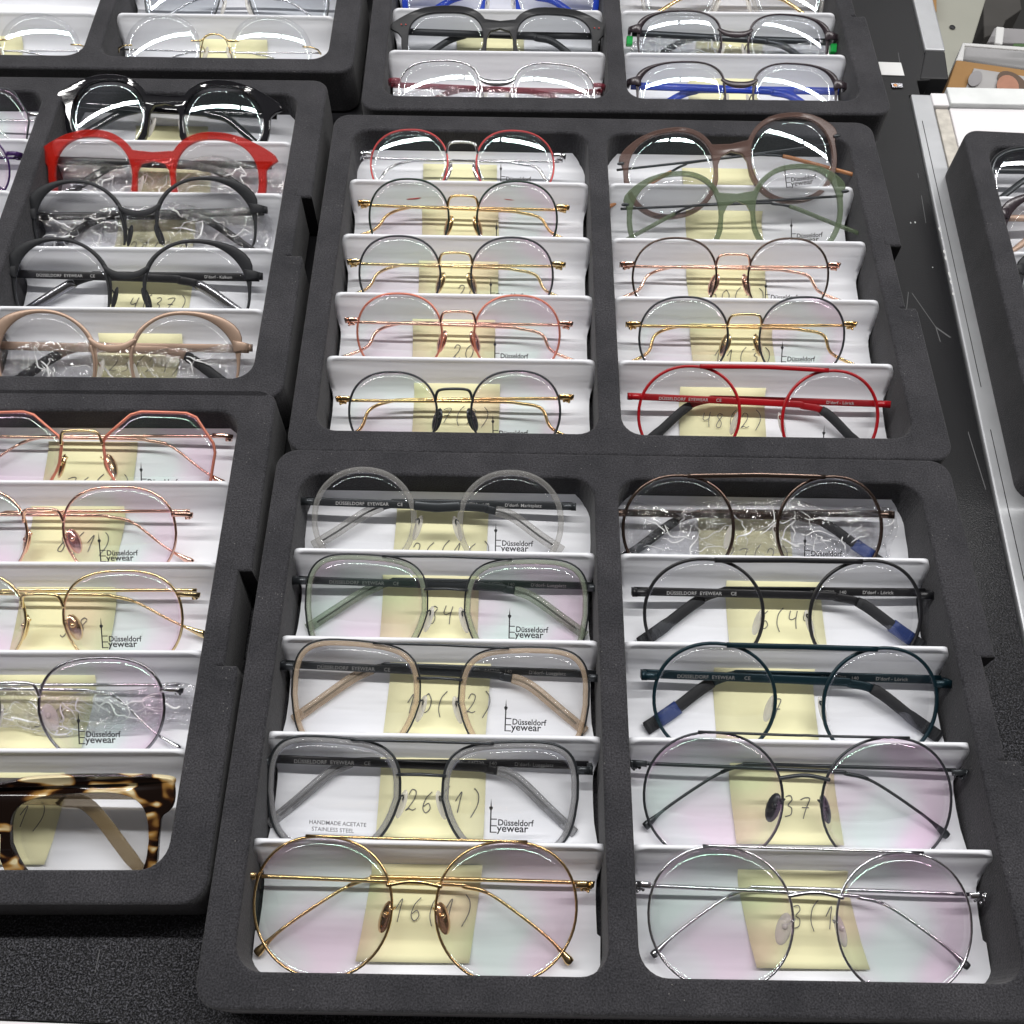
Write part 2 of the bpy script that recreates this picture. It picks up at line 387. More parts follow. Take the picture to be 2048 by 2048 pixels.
_dg_ready = [False]
def curve_to_mesh(cu, name):
    o = bpy.data.objects.new(name, cu); COL.objects.link(o)
    dg = bpy.context.evaluated_depsgraph_get(); dg.update()
    me = bpy.data.meshes.new_from_object(o.evaluated_get(dg)); me.name = name
    bpy.data.objects.remove(o); bpy.data.curves.remove(cu)
    return me
def plate_mesh(name, loops, extrude, bevel=0, res=2):
    """flat plate with holes: first loop outside, the rest holes"""
    cu = bpy.data.curves.new(name, 'CURVE'); cu.dimensions = '2D'; cu.fill_mode = 'BOTH'
    cu.extrude = extrude; cu.bevel_depth = bevel; cu.bevel_resolution = res
    for L in loops:
        sp = cu.splines.new('POLY'); sp.points.add(len(L)-1)
        for i, p_ in enumerate(L): sp.points[i].co = (p_[0], p_[1], 0, 1)
        sp.use_cyclic_u = True
    return curve_to_mesh(cu, name)
_tx = {}
def text_mesh(body, size, bold=0, spacing=1.0, xs=1.0):
    key = (body, size, bold, spacing, xs)
    if key not in _tx:
        cu = bpy.data.curves.new('text', 'FONT'); cu.body = body; cu.size = size; cu.offset = bold; cu.space_character = spacing
        cu.resolution_u = 3; cu.extrude = .00004
        me = curve_to_mesh(cu, 'text')
        for v in me.vertices: v.co.x *= xs
        _tx[key] = me
    return _tx[key].copy()
def rrect(x0, y0, x1, y1, r, n=7):
    out = []
    for cx, cy, a0 in ((x1-r, y1-r, 0), (x0+r, y1-r, 90), (x0+r, y0+r, 180), (x1-r, y0+r, 270)):
        for i in range(n+1):
            a = math.radians(a0+90*i/n); out.append((cx+r*math.cos(a), cy+r*math.sin(a)))
    return out

# ------------------------------------------------------------------ trays
TW, TD, TH = .3452, .2570, .0325
LIPS = [.2020, .1555, .1095, .0630]
COMP = [(.0105, .1635), (.1725, .3300)]
Y0C, Y1C = .0105, .2455
TRAYS = dict(F=(0, 0, 0), M=(.0037, .2590, .003), B=(.0187, .5243, .011), LM=(-.3505, .289, .009),
             LF=(-.3497, .0330, .015), LB=(-.338, .5588, .0056), R=(.3973, .255, -.0457), S=(.3870, -.0075, -.0457))
TM = {k: Matrix.Translation((x, y, 0)) @ Matrix.Rotation(a, 4, 'Z') for k, (x, y, a) in TRAYS.items()}

def tray_mesh():
    o = rrect(0, 0, TW, TD, .009)
    # outline with the finger recess cut into the right-hand side
    right = [(TW, .0985), (TW-.0005, .1000), (TW-.0095, .1000), (TW-.0095, .1030), (TW-.0065, .1030), (TW-.0065, .1495), (TW-.0095, .1495), (TW-.0095, .1560), (TW-.0075, .1560), (TW-.0070, .1515), (TW, .1515)]
    n = len(o)//4
    # o starts at the top right corner; the last corner is bottom right
    loop = o + right
    holes = [rrect(a, Y0C, b, Y1C, .013) for a, b in COMP]
    me = plate_mesh('foam_tray', [loop]+holes, TH/2-.0016, .0016, 3)
    for v in me.vertices: v.co.z -= TH/2
    for v in me.vertices:       # slight draft: pockets are a touch wider at the top
        pass
    V = [v.co.copy() for v in me.vertices]; F = [tuple(p_.vertices) for p_ in me.polygons]
    g = G(); g.add(V, F); g.box((.003, .003, -TH+.0002), (TW-.0112, TD-.003, -TH+.0020))
    me2 = bpy.data.meshes.new('foam_tray'); me2.from_pydata([tuple(v) for v in g.V], [], g.F); me2.update()
    bpy.data.meshes.remove(me)
    me2.materials.append(FOAM)
    return me2
TRAY_ME = tray_mesh()
TL = dict(
 F='nearest charcoal foam tray, holding clear, black and gold frames at the bottom centre',
 M='charcoal foam tray in the middle of the central column, with red browline frames front right',
 B='charcoal foam tray farthest back in the central column, touching the white label',
 LM='charcoal foam tray on the left with the bright red acetate frames',
 LF='charcoal foam tray on the left nearest the camera, with the tortoiseshell frames',
 LB='charcoal foam tray at the top left corner with rimless frames',
 R='charcoal foam tray standing on the white cabinet at the right edge',
 S='front charcoal foam tray at the right edge, beyond the white strip, mostly out of view')
for k in TRAYS:
    o = bpy.data.objects.new('foam_tray', TRAY_ME); COL.objects.link(o); o.matrix_world = TM[k]
    tag(o, TL[k], 'tray', 'foam trays laid out on the table')

# insert profile in tray coordinates: list of (y, z, margin) from the back to the front; margin narrows the sheet
def insert_profile():
    pr = [(.2435, -.0160, .004), (.2430, -.0180, .001), (.2405, -.0225, .0005), (.2360, -.0250, .0005), (.2290, -.0262, .0005), (.2200, -.0272, .0005)]
    for i, L in enumerate(LIPS):
        pr += [(L+0.00620, -.0292, .0012), (L+0.00380, -.0280, .0012), (L+0.00300, -.0240, .0010), (L+0.00150, -.0140, 0), (L+0.00132, -.0090, .0001), (L+0.00120, -.0070, .0006),
               (L+0.00114, -.0055, .0015), (L+0.00108, -.0046, .0028), (L+0.00084, -.0039, .0045), (L+0.00036, -.0036, .0058), (L-0.00030, -.0036, .0058), (L-0.00072, -.0039, .0045), (L-0.00102, -.0046, .0028), (L-0.00120, -.0055, .0015), (L-0.00144, -.0070, .0006), (L-0.00290, -.0090, .0001),
               (L-0.00500, -.0160, 0), (L-0.00680, -.0205, .0010), (L-0.00880, -.0232, .0022), (L-0.01140, -.0250, .0026), (L-0.01500, -.0260, .0028), (L-0.02300, -.0272, .0028), (L-0.03200, -.0280, .0025)]
    pr += [(.0300, -.0285, .0010), (.0190, -.0287, .0014), (.0150, -.0286, .0030), (.0128, -.0280, .0060), (.0122, -.0265, .0080)]
    return pr
PROF = insert_profile()
def prof_z(y):
    for (a, b) in zip(PROF, PROF[1:]):
        if b[0] <= y <= a[0]: t = (a[0]-y)/(a[0]-b[0]+1e-9); return a[1]+(b[1]-a[1])*t
    return -.0285
def insert_mesh(ci):
    x0, x1 = COMP[ci]; x0 += .0012; x1 -= .0012
    nx = 26; V = []; F = []
    for (y, z, mg) in PROF:
        for i in range(nx+1):
            t = i/nx; s = .5-.5*math.cos(math.pi*t)
            V.append((x0+mg + (x1-x0-2*mg)*(.5*t+.5*s), y, z + .0006*math.sin(9*t+y*90)*(1 if z < -.02 else 0)))
    for r in range(len(PROF)-1):
        for i in range(nx): F.append((r*(nx+1)+i, (r+1)*(nx+1)+i, (r+1)*(nx+1)+i+1, r*(nx+1)+i+1))
    names = [(p_[0], p_[1]) for p_ in PROF]
    for i, L in enumerate(LIPS):
        b0 = 6+23*i
        pairs = [(b0+9-j, b0+10+j) for j in range(8)]+[(b0+1, b0+19)]
        for col in (0, nx):
            for (a, b), (c, d) in zip(pairs, pairs[1:]):
                q = [a*(nx+1)+col, b*(nx+1)+col, d*(nx+1)+col, c*(nx+1)+col]; F.append(tuple(q if col else q[::-1]))
    me = bpy.data.meshes.new('display_insert'); me.from_pydata(V, [], F); me.update()
    me.materials.append(INSERT); me.polygons.foreach_set('use_smooth', [True]*len(F))
    return me
INS = [insert_mesh(0), insert_mesh(1)]
def add_insert(k, ci, label):
    o = bpy.data.objects.new('display_insert', INS[ci]); COL.objects.link(o); o.matrix_world = TM[k]
    tag(o, label, 'insert', 'white plastic inserts in the foam trays')
for k, ci, lb in [
 ('F', 0, 'white ridged plastic insert under the clear, mint, champagne and smoke frames of the nearest tray'),
 ('F', 1, 'white ridged plastic insert under the black, petrol and silver frames of the nearest tray'),
 ('M', 0, 'white ridged plastic insert under five thin round wire frames in the middle tray'),
 ('M', 1, 'white ridged plastic insert under the olive acetate and red browline frames'),
 ('B', 0, 'white ridged plastic insert under the charcoal frame with red dots'),
 ('B', 1, 'white ridged plastic insert under the blue-templed frame of the farthest tray'),
 ('LM', 0, 'white ridged plastic insert at the left picture edge beside the red acetate frames'),
 ('LM', 1, 'white ridged plastic insert under the red acetate and black half-rim frames'),
 ('LF', 1, 'white ridged plastic insert under the copper octagonal and tortoiseshell frames'),
 ('LB', 0, 'white plastic insert in the top left corner of the photo'),
 ('LB', 1, 'white plastic insert under the rimless frame beside the farthest central tray'),
 ('R', 0, 'white plastic insert in the tray on the white cabinet at the right')]:
    add_insert(k, ci, lb)

# ------------------------------------------------------------------ handwriting
DIG = {
 '0': [[(.5, 1), (.15, .75), (.1, .3), (.4, 0), (.75, .2), (.8, .65), (.5, 1)]],
 '1': [[(.1, .55), (.5, 1), (.45, .5), (.4, 0)]],
 '2': [[(.1, .75), (.3, 1), (.65, .9), (.6, .55), (.25, .15), (.05, 0), (.3, .08), (.6, .02), (.85, .1)]],
 '3': [[(.15, .95), (.5, 1), (.65, .8), (.35, .55), (.65, .4), (.6, .1), (.15, .0)]],
 '4': [[(.15, 1), (.05, .6), (.3, .5), (.7, .65)], [(.75, 1), (.65, .5), (.7, 0)]],
 '5': [[(.8, 1), (.3, .95), (.2, .6), (.6, .6), (.7, .25), (.4, 0), (.05, .0)]],
 '6': [[(.65, 1), (.25, .7), (.1, .25), (.4, 0), (.7, .2), (.5, .45), (.15, .3)]],
 '7': [[(.05, .9), (.4, 1), (.8, .95), (.5, .45), (.3, 0)], [(.2, .5), (.75, .5)]],
 '8': [[(.7, .9), (.4, 1), (.2, .8), (.6, .4), (.5, .05), (.15, .1), (.25, .4), (.7, .85)]],
 '9': [[(.65, .9), (.3, 1), (.15, .7), (.45, .6), (.7, .9), (.65, .4), (.35, -.1), (.05, .0)]],
 '(': [[(.75, 1.2), (.35, .85), (.25, .3), (.5, -.15)]],
 ')': [[(.2, 1.2), (.6, .9), (.65, .4), (.25, -.2)]],
 '+': [[(.1, .5), (.8, .5)], [(.45, .85), (.4, .15)]]}
def add_note(k, ci, row, px0, px1, pym, txt, desc, top=None, rot=0, ext=0):
    """pale note lying over the ridge wall and floor of one slot"""
    M = TM[k]; Mi = M.inverted()
    a = Mi @ at(px0, pym, -.026); b = Mi @ at(px1, pym, -.026)
    cx = (a.x+b.x)/2; wd = .0485
    lip = LIPS[row-1] if row else .2420
    ytop = lip - (.0062 if row else .003) if top is None else top
    ybot = (LIPS[row]+.0065) if row < 4 else .0185
    if ext: ybot = ext
    n = 14; V = []; F = []
    yc = (ytop+ybot)/2; cr, sr = math.cos(rot), math.sin(rot)
    rz = random.uniform(-.07, .07)+rot; cr, sr = math.cos(rz), math.sin(rz)
    for i in range(n+1):
        t = i/n; y = ytop+(ybot-ytop)*t
        for s in (-1, -.5, 0, .5, 1):
            X = cx+(s*wd/2)*cr-(y-yc)*sr*1; Y = y
            lift = .0007+.0016*max(0, t-.7)/.3*(1 if row == 4 else .3)
            if row == 0 and Y > .2425: Z = -.016+(Y-.2425)*6
            else: Z = prof_z(Y)
            V.append(M @ Vector((X, Y, Z+lift)))
    for i in range(n):
        for j in range(4): F.append((i*5+j, i*5+j+1, (i+1)*5+j+1, (i+1)*5+j))
    o = mesh('sticky_note', V, F, PAPER)
    md = o.modifiers.new('thickness', 'SOLIDIFY'); md.thickness = .00012
    tag(o, desc, 'note', 'yellow paper notes in the tray slots')
    if txt:
        g = G(); h = .0092; adv = .0072; x = cx-adv*len(txt)/2+.006; yb = (lip if row else .238)-.0285
        for ch in txt:
            for st in DIG[ch]:
                pts = []
                jit = random.uniform(-.0005, .0005)
                for q in smooth_pts([(p_[0], p_[1], 0) for p_ in st], 5):
                    X = x+q.x*.0066*.85+q.y*.0012; Y = yb+jit+q.y*h
                    pts.append(M @ Vector((X, Y, prof_z(Y)+.0012+(.0009 if row == 4 else 0))))
                g.tube(pts, .00021, 5)
            x += adv
        g.build('handwriting', P['pencil'], o)
    return o

# ------------------------------------------------------------------ eyeglasses
def shape_fn(kind):
    """outline of the right lens in a unit box (nose side is -x)"""
    def se(n, t):
        c, s = math.cos(t), math.sin(t)
        return (abs(c)**(2/n)*(1 if c >= 0 else -1), abs(s)**(2/n)*(1 if s >= 0 else -1))
    def f(t):
        if kind == 'round': return se(2.12, t)
        if kind == 'panto':
            x, y = se(2.36, t); return x*(1-.10*max(0, -y)**1.3), y
        if kind == 'aviator':
            x, y = se(2.55, t)
            if x < 0: x *= 1-.26*max(0, -y)**1.2
            else: x *= 1-.12*max(0, -y)**1.2
            return x, y
        if kind == 'pilot':
            x, y = se(2.25, t)
            return x*(1-.10*max(0, -y)**1.4) + .04*(1-y*y)*0, y
        if kind == 'square':
            x, y = se(3.5, t)
            if x < 0: x *= 1-.30*max(0, -y)**1.15
            else: x *= 1-.10*max(0, -y)
            return x, y*(1-.05*max(0, -x))
        if kind == 'wide':
            x, y = se(3.0, t)
            if x < 0: x *= 1-.22*max(0, -y)
            else: x *= 1-.08*max(0, -y)
            return x, y
        if kind == 'hex':
            return None
    if kind == 'hex':
        C = [(.62, .97), (-.40, 1), (-.98, .42), (-.92, -.15), (-.52, -.95), (.5, -1), (.86, -.72), (1.0, .25)]
        pts = []
        n = len(C)
        for i in range(n):
            a = Vector(C[i]); b = Vector(C[(i+1) % n]); d = (b-a)
            for t in (.12, .30, .5, .70, .88): pts.append((a+d*t))
        return pts
    return [Vector(f(2*math.pi*i/56)) for i in range(56)]
SHP = {k: shape_fn(k) for k in ('round', 'panto', 'pilot', 'aviator', 'square', 'wide', 'hex')}
def offs(L, d):
    """offset a closed outline outward by d (counter-clockwise outline)"""
    n = len(L); out = []
    for i in range(n):
        a = Vector(L[i-1]); b = Vector(L[(i+1) % n]); t = (b-a)
        if t.length < 1e-9: out.append(Vector(L[i])); continue
        t.normalize(); out.append(Vector(L[i]) + Vector((t.y, -t.x))*d)
    return out

def warp(X, Xl):
    return (Xl*Xl - X*X)/(2*.34)
GROUPS = {'F': 'eyeglasses in the nearest tray', 'M': 'eyeglasses in the middle tray', 'B': 'eyeglasses in the farthest central tray',
          'LM': 'eyeglasses in the left tray with the red frames', 'LF': 'eyeglasses in the nearest left tray', 'LB': 'eyeglasses in the top left tray', 'R': 'eyeglasses in the tray on the white cabinet'}

def logo(parent, x, y, z, s, mt, second=True):
    g = G()
    # tall mast with a drop-shaped pod, the stem of the big E
    g.box((-.00032*s, 0, 0), (.00032*s, .0112*s, .00008))
    me = bpy.data.meshes.new('lens_print')
    V = [Vector((0, .0102*s, 0)), Vector((-.0008*s, .0116*s, 0)), Vector((-.0009*s, .0123*s, 0)), Vector((-.0003*s, .0127*s, 0)), Vector((0, .0165*s, 0)), Vector((.0003*s, .0127*s, 0)), Vector((.0009*s, .0123*s, 0)), Vector((.0008*s, .0116*s, 0))]
    k = len(V); g.add(V+[v+Vector((0, 0, .00008)) for v in V], [tuple(range(k))[::-1], tuple(range(k, 2*k))]+[(i, (i+1) % k, k+(i+1) % k, k+i) for i in range(k)])
    for yy in (0, .0031, .0063): g.box((0, (yy)*s, .0000), (.0030*s, (yy+.00048)*s, .00009))
    for (tx, sz, ox, oy, xs) in (('Düsseldorf', .0042*s, .0034*s, .0036*s, .92), ('yewear', .0050*s, .0031*s, .0006*s, 1.02)):
        if tx == 'yewear' and not second: continue
        t = text_mesh(tx, sz, .00007, 1.0, xs)
        g.add([v.co + Vector((ox, oy, 0)) for v in t.vertices], [tuple(p_.vertices) for p_ in t.polygons]); bpy.data.meshes.remove(t)
    o = g.build('lens_print', P['ink'], parent, smooth=False); o.location = (x, y, z)
    return o

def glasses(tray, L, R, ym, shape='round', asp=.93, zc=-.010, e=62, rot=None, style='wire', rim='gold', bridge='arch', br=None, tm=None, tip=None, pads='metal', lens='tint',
            hy=.30, ends='curl', rr=.00065, bar=None, prints=None, label='', logo_on=True, loops=False, ring=None, twidth=.00092, handmade=False, padcol=None, brow=None, dots=False, drop=.020, tz=0, reach_f=.40, out_f=.0015, logo_dy=0, sticker=0):
    br = br or rim; tm = tm or br
    er = math.radians(e); n = Vector((0, -math.cos(er), math.sin(er))); U0 = Vector((1, 0, 0)); V0 = Vector((0, math.sin(er), math.cos(er)))
    xm = (L[1]+R[0])/2
    P0 = at(xm, ym, zc)
    def uv(px, py):
        q = on_plane(px, py, P0, n)-P0; return Vector((q.dot(U0), q.dot(V0)))
    l0, l1 = uv(L[0], ym), uv(L[1], ym); r0, r1 = uv(R[0], ym), uv(R[1], ym)
    wl = ((l1.x-l0.x)+(r1.x-r0.x))/2
    lt = uv((L[0]+L[1])/2, L[2]); rt = uv((R[0]+R[1])/2, R[2])
    h = wl*asp
    cl = Vector(((l0.x+l1.x)/2, lt.y-h/2)); cr = Vector(((r0.x+r1.x)/2, rt.y-h/2))
    mid = (cl+cr)/2; D = (cr-cl).length; ang = math.atan2(cr.y-cl.y, cr.x-cl.x)
    U = U0*math.cos(ang)+V0*math.sin(ang); V = -U0*math.sin(ang)+V0*math.cos(ang)
    O = P0 + U0*mid.x + V0*mid.y
    M = Matrix((U, V, n)).transposed().to_4x4(); M.translation = O
    root = empty('eyeglasses', M)
    tag(root, label, 'eyeglasses', GROUPS[tray])
    def part(g, name, m_, parent=root, **kw): 
        return g.build(name, P[m_] if isinstance(m_, str) else m_, parent, **kw)
    Xl = D/2; hw, hh = wl/2, h/2; gp = D-wl
    Zx = lambda X: warp(X, Xl)
    Rl = .16
    def lens_outline(s, d=0.0):
        pts = [Vector((p_.x*hw, p_.y*hh)) for p_ in SHP[shape]]
        if d: pts = offs(pts, d)
        if s < 0: pts = [Vector((-p_.x, p_.y)) for p_ in pts][::-1]
        return pts
    def P3(s, p_, dz=0):     # local lens point -> glasses frame
        X = s*Xl+p_[0]; return Vector((X, p_[1], Zx(X) - (p_[0]**2+p_[1]**2)/(2*Rl) + .0018 + dz))
    # lenses
    inner = {'wire': -.0002, 'sheet': -.0002, 'inlay': -.0024, 'plate': -.0005, 'brow': -.0002, 'rimless': 0, 'thick': -.0021}[style]
    lobj = {}
    for s in (-1, 1):
        out = lens_outline(s, inner); k = len(out); rings = 7; Vv = []; Ff = []
        for side, dz in ((0, .0006), (1, -.0006)):
            base = len(Vv); Vv.append(P3(s, (0, 0), dz))
            for r_ in range(1, rings+1):
                for p_ in out: Vv.append(P3(s, (p_.x*r_/rings, p_.y*r_/rings), dz))
            for j in range(k):
                a, b = base+1+j, base+1+(j+1) % k
                Ff.append((base, a, b) if side == 0 else (base, b, a))
            for r_ in range(rings-1):
                for j in range(k):
                    a = base+1+r_*k+j; b = base+1+r_*k+(j+1) % k; c = b+k; d = a+k
                    Ff.append((a, d, c, b) if side == 0 else (a, b, c, d))
        b0 = 1+(rings-1)*k; b1 = 1+rings*k+1+(rings-1)*k
        for j in range(k): Ff.append((b0+j, b1+j, b1+(j+1) % k, b0+(j+1) % k))
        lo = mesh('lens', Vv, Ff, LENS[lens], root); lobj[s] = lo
    if logo_on:
        lx = -.0085 if logo_on is True else logo_on
        yy = -hh+(.0085 if tray in ('F', 'LF') else .0062) + logo_dy
        lg = logo(lobj[1], 0, 0, 0, .92, None)
        q = P3(1, (lx+.008, yy+.006), .0012); lg.location = (Xl+lx, yy, q.z)
        lg.rotation_euler = (math.asin(max(-.3, min(.3, (-yy-.006)/Rl*-1)))*-1*-1, 0, 0)
        lg.rotation_euler = (-( -yy-.006)/Rl*-1*0, 0, 0)
    if handmade:
        for i, tx in enumerate(('HANDMADE ACETATE', 'STAINLESS STEEL')):
            t = text_mesh(tx, .0025, .00002); 
            o = link('lens_print', t, P['pencil'], lobj[-1], False); o.location = (-Xl-.0095+i*.0012, -hh+.0140-i*.0030, P3(-1, (0, -hh+.01), .0012).z); o.rotation_euler = (0, 0, -.03)
    # rims
    for s in (-1, 1):
        if style in ('wire', 'inlay'):
            g = G(); g.tube([P3(s, p_) for p_ in lens_outline(s)], rr, 8, True); part(g, 'rim', rim)
        if style == 'sheet':
            g = G(); g.strip([P3(s, p_) for p_ in lens_outline(s, .0002)], .00080, .0008, True); part(g, 'rim', rim)
        if style == 'inlay':
            g = G(); g.strip([P3(s, p_) for p_ in lens_outline(s, -.00175)], .00120, .0013, True, True); part(g, 'inner_rim', ring)
        if style == 'thick':
            g = G(); g.strip([P3(s, p_) for p_ in lens_outline(s, -.0011)], .00150, .0016, True, True); part(g, 'rim', rim)
        if style == 'brow':      # metal plate over the upper half, bare lens below
            oo = lens_outline(s); n_ = len(oo)
            arc = [p_ for p_ in oo]
            st = max(range(n_), key=lambda i: (arc[i].x*s, -abs(arc[i].y+hh*.30)))
            # walk the outline from the outer low end over the top to the nose side
            ang_ = lambda p_: math.atan2(p_.y, p_.x*s)
            up = sorted([p_ for p_ in oo if ang_(p_) > -.55 or ang_(p_) < -2.75], key=lambda p_: (ang_(p_) if ang_(p_) > -1 else ang_(p_)+2*math.pi))
            k = len(up); ou = []
            for i, p_ in enumerate(up):
                t = i/(k-1); tk = .0016+.0056*math.exp(-((t-.255)/(.075 if t < .255 else .14))**2)+.0005*math.sin(math.pi*t)+.0010*math.exp(-((t-.80)/.10)**2)
                if i in (0, k-1): tk = .0008
                d_ = Vector(((p_.x/hw)**1, (p_.y/hh)**1)).normalized()
                ou.append(Vector((s*Xl+p_.x+d_.x*tk*(brow or 1), p_.y+d_.y*tk*(brow or 1))))
            g = G(); VV = []
            for i, p_ in enumerate(up):
                q1 = P3(s, (p_.x, p_.y)); q2 = q1.copy(); q2.x = ou[i].x; q2.y = ou[i].y
                m1 = q1.lerp(q2, .12); m2_ = q1.lerp(q2, .88); zz_ = Vector((0, 0, .0006))
                VV += [q1, m1+zz_, m2_+zz_, q2, m2_-zz_, m1-zz_]
            FF = [(6*i+j, 6*i+(j+1) % 6, 6*i+6+(j+1) % 6, 6*i+6+j) for i in range(k-1) for j in range(6)]+[tuple(range(6)), tuple(6*(k-1)+j for j in range(6))]
            g.add(VV, FF if s < 0 else [f_[::-1] for f_ in FF]); part(g, 'rim', rim)
            low = sorted([p_ for p_ in oo if not (ang_(p_) > -.55 or ang_(p_) < -2.75)], key=lambda p_: ang_(p_))
            g = G(); g.tube([P3(s, p_) for p_ in low], .00028, 6); part(g, 'nylon_cord', 'silicone')
    Xi = gp/2; hingeY = hy*hh; Xo = Xl+hw
    if style == 'plate':         # one piece acetate front
        nn = 56
        ol = []
        th = brow or .0038
        RO = [Vector((p_.x+Xl, p_.y)) for p_ in lens_outline(1, th*.72)]
        # outer contour: right lens from under the nose round to the top of the nose, then mirrored
        def ok(p_): return p_.x > .0035
        i0 = min(range(nn), key=lambda i: abs(RO[i].x-max(.0052, Xi-.0005))+ (0 if RO[i].y < 0 and RO[i].y > -hh*.75 else 1))
        seq = [RO[(i0+i) % nn] for i in range(nn)]
        ibr = [i for i, p_ in enumerate(seq) if p_.y > hh*.10 and p_.x < Xi+.0012]
        seq = seq[:ibr[0]+1] if ibr else seq
        out2 = []
        for p_ in seq:
            q = Vector(p_); fy = q.y/hh
            if q.x > Xl+hw*.45 and .05 < fy < 1.2:      # end-piece lugs
                am = .0100 if th > .0034 else .0046; q.x += am*math.exp(-((fy-.58)/(.17 if fy < .58 else .34))**2)
            out2.append(q)
        if out2[-1].x < .001: out2.pop()
        if rim == 'tortoise':
            out2 = [Vector((p_[0], p_[1])) for p_ in smooth_pts([(Xi+.001, -hh*.85, 0), (Xi+.007, -hh-.004, 0), (Xl+hw*.65, -hh-.005, 0), (Xo+.000, -hh*.70, 0), (Xo+.0025, 0, 0), (Xo+.0040, hh*.40, 0), (Xo+.0085, hh*.60, 0),
                (Xo+.0092, hh-.001, 0), (Xo+.0070, hh+.0035, 0), (Xl+hw*.4, hh+.0060, 0), (Xl-hw*.5, hh+.0062, 0), (Xi, hh+.0040, 0), (.002, hh+.0022, 0)], 5)]
        topc = [Vector((0, out2[-1].y-(.0012 if rim != 'tortoise' else .0001)))]
        yt = topc[0].y; botc = [Vector((out2[0].x*.92, yt-.0110)), Vector((out2[0].x*.66, yt-.0060)), Vector((0, yt-(.0044 if th > .0030 else .0034)))]
        if rim == 'tortoise': botc = [Vector((Xi-.0035, -hh*.25)), Vector((Xi*.72, hh*.22)), Vector((0, hh*.42))]
        right = out2
        loop = right+topc+[Vector((-p_.x, p_.y)) for p_ in right[::-1]] + [Vector((-p_.x, p_.y)) for p_ in botc[:2]] + [botc[2]] + [botc[1], botc[0]]
        holes = [[Vector((s*Xl+p_.x, p_.y)) for p_ in lens_outline(s, -.0004)] for s in (-1, 1)]
        me = plate_mesh('front', [loop]+holes, .0012, .0005, 2)
        for v in me.vertices: v.co.z += Zx(v.co.x)+.0002
        for p_ in me.polygons: p_.use_smooth = True
        o = link('front', me, P[rim], root, False)
        if dots:
            for s in (-1, 1):
                g = G()
                for dx in (0, .0032): g.blob((s*(Xo+.0005+dx), hingeY+hh*.12, Zx(Xo)+.0022), (.0005, .0005, .0003))
                part(g, 'rivet', 'reddot')
    # bridge
    zb = Zx(0)+.0010
    if bridge == 'arch':
        y0, y1 = hh*.30, hh*.58
        pts = [(-Xi-.0009, y0, zb-.0008), (-Xi+.0003, y0+(y1-y0)*.75, zb+.0006), (-Xi+.0028, y1, zb+.0016), (0, y1+.0004, zb+.002), (Xi-.0028, y1, zb+.0016), (Xi-.0003, y0+(y1-y0)*.75, zb+.0006), (Xi+.0009, y0, zb-.0008)]
        g = G(); g.tube(smooth_pts(pts), .0008, 8); part(g, 'bridge', br)
    elif bridge == 'low':
        y0 = hh*.38
        ex = hw*.085; pts = [(-Xi-ex, y0-.0006, zb-.0006), (-Xi*.5, y0+.0010, zb+.0004), (0, y0+.0015, zb+.0010), (Xi*.5, y0+.0010, zb+.0004), (Xi+ex, y0-.0006, zb-.0006)]
        g = G(); g.tube(smooth_pts(pts), .00095, 8); part(g, 'bridge', br)
    elif bridge == 'double':
        g = G()
        g.strip([(-Xi-.0016, hh*.42, zb-.0005), (0, hh*.44, zb), (Xi+.0016, hh*.42, zb-.0005)], .0006, .0008); part(g, 'bridge', br)
    elif bridge == 'saddle':     # solid shaped metal bridge
        pts = [(-Xi-.0012, hh*.30, zb-.001), (-Xi*.4, hh*.28, zb+.001), (0, hh*.27, zb+.0015), (Xi*.4, hh*.28, zb+.001), (Xi+.0012, hh*.30, zb-.001)]
        g = G(); g.strip(smooth_pts(pts), .0024, .0009); part(g, 'bridge', br)
    elif bridge == 'curve':
        pts = [(-Xi-.0022, hh*.50, zb-.0012), (-Xi*.7, hh*.36, zb-.0004), (0, hh*.30, zb+.0004), (Xi*.7, hh*.36, zb-.0004), (Xi+.0022, hh*.50, zb-.0012)]
        g = G(); g.strip(smooth_pts(pts), [(.0008+.0013*math.sin(math.pi*i/24)) for i in range(25)], .0006); part(g, 'bridge', br)
        # legs down the nose to the pads
        g = G()
        for s in (-1, 1):
            g.strip(smooth_pts([(s*(Xi+.001), hh*.36, zb), (s*(Xi-.0006), hh*.05, zb-.0004), (s*(Xi+.0002), -hh*.35, zb-.001)]), .0006, .0006)
        part(g, 'bridge_leg', br)
    elif bridge == 'rimlessbar':
        pts = [(-Xi-.006, hh*.18, zb), (-Xi+.001, hh*.17, zb+.0010), (-Xi*.5, hh*.30, zb+.0015), (0, hh*.34, zb+.002), (Xi*.5, hh*.30, zb+.0015), (Xi-.001, hh*.17, zb+.0010), (Xi+.006, hh*.18, zb)]
        g = G(); g.tube(smooth_pts(pts), .0007, 8)
        for s in (-1, 1): g.tube(smooth_pts([(s*(Xi-.003), hh*.24, zb+.001), (s*(Xi-.0002), -hh*.10, zb-.001), (s*(Xi+.001), -hh*.45, zb-.003)]), .0004, 6)
        part(g, 'bridge', br)
    # brow bar
    if bar:
        ex, yb = bar       # how far beyond the lens centres, height over the lens tops
        g = G(); X1 = Xl+ex
        pts = [(-X1, hh+yb-.0004, Zx(X1)+.0012), (-Xi, hh+yb+.0002, zb+.0012), (0, hh+yb+.0004, zb+.0016), (Xi, hh+yb+.0002, zb+.0012), (X1, hh+yb-.0004, Zx(X1)+.0012)]
        if style == 'sheet': g.strip(smooth_pts(pts, 4), .00125, .0007)
        elif style == 'inlay': g.strip(smooth_pts(pts, 4), .0006, .0007)
        else: g.tube(smooth_pts(pts, 4), .00062, 8)
        part(g, 'top_bar', br)
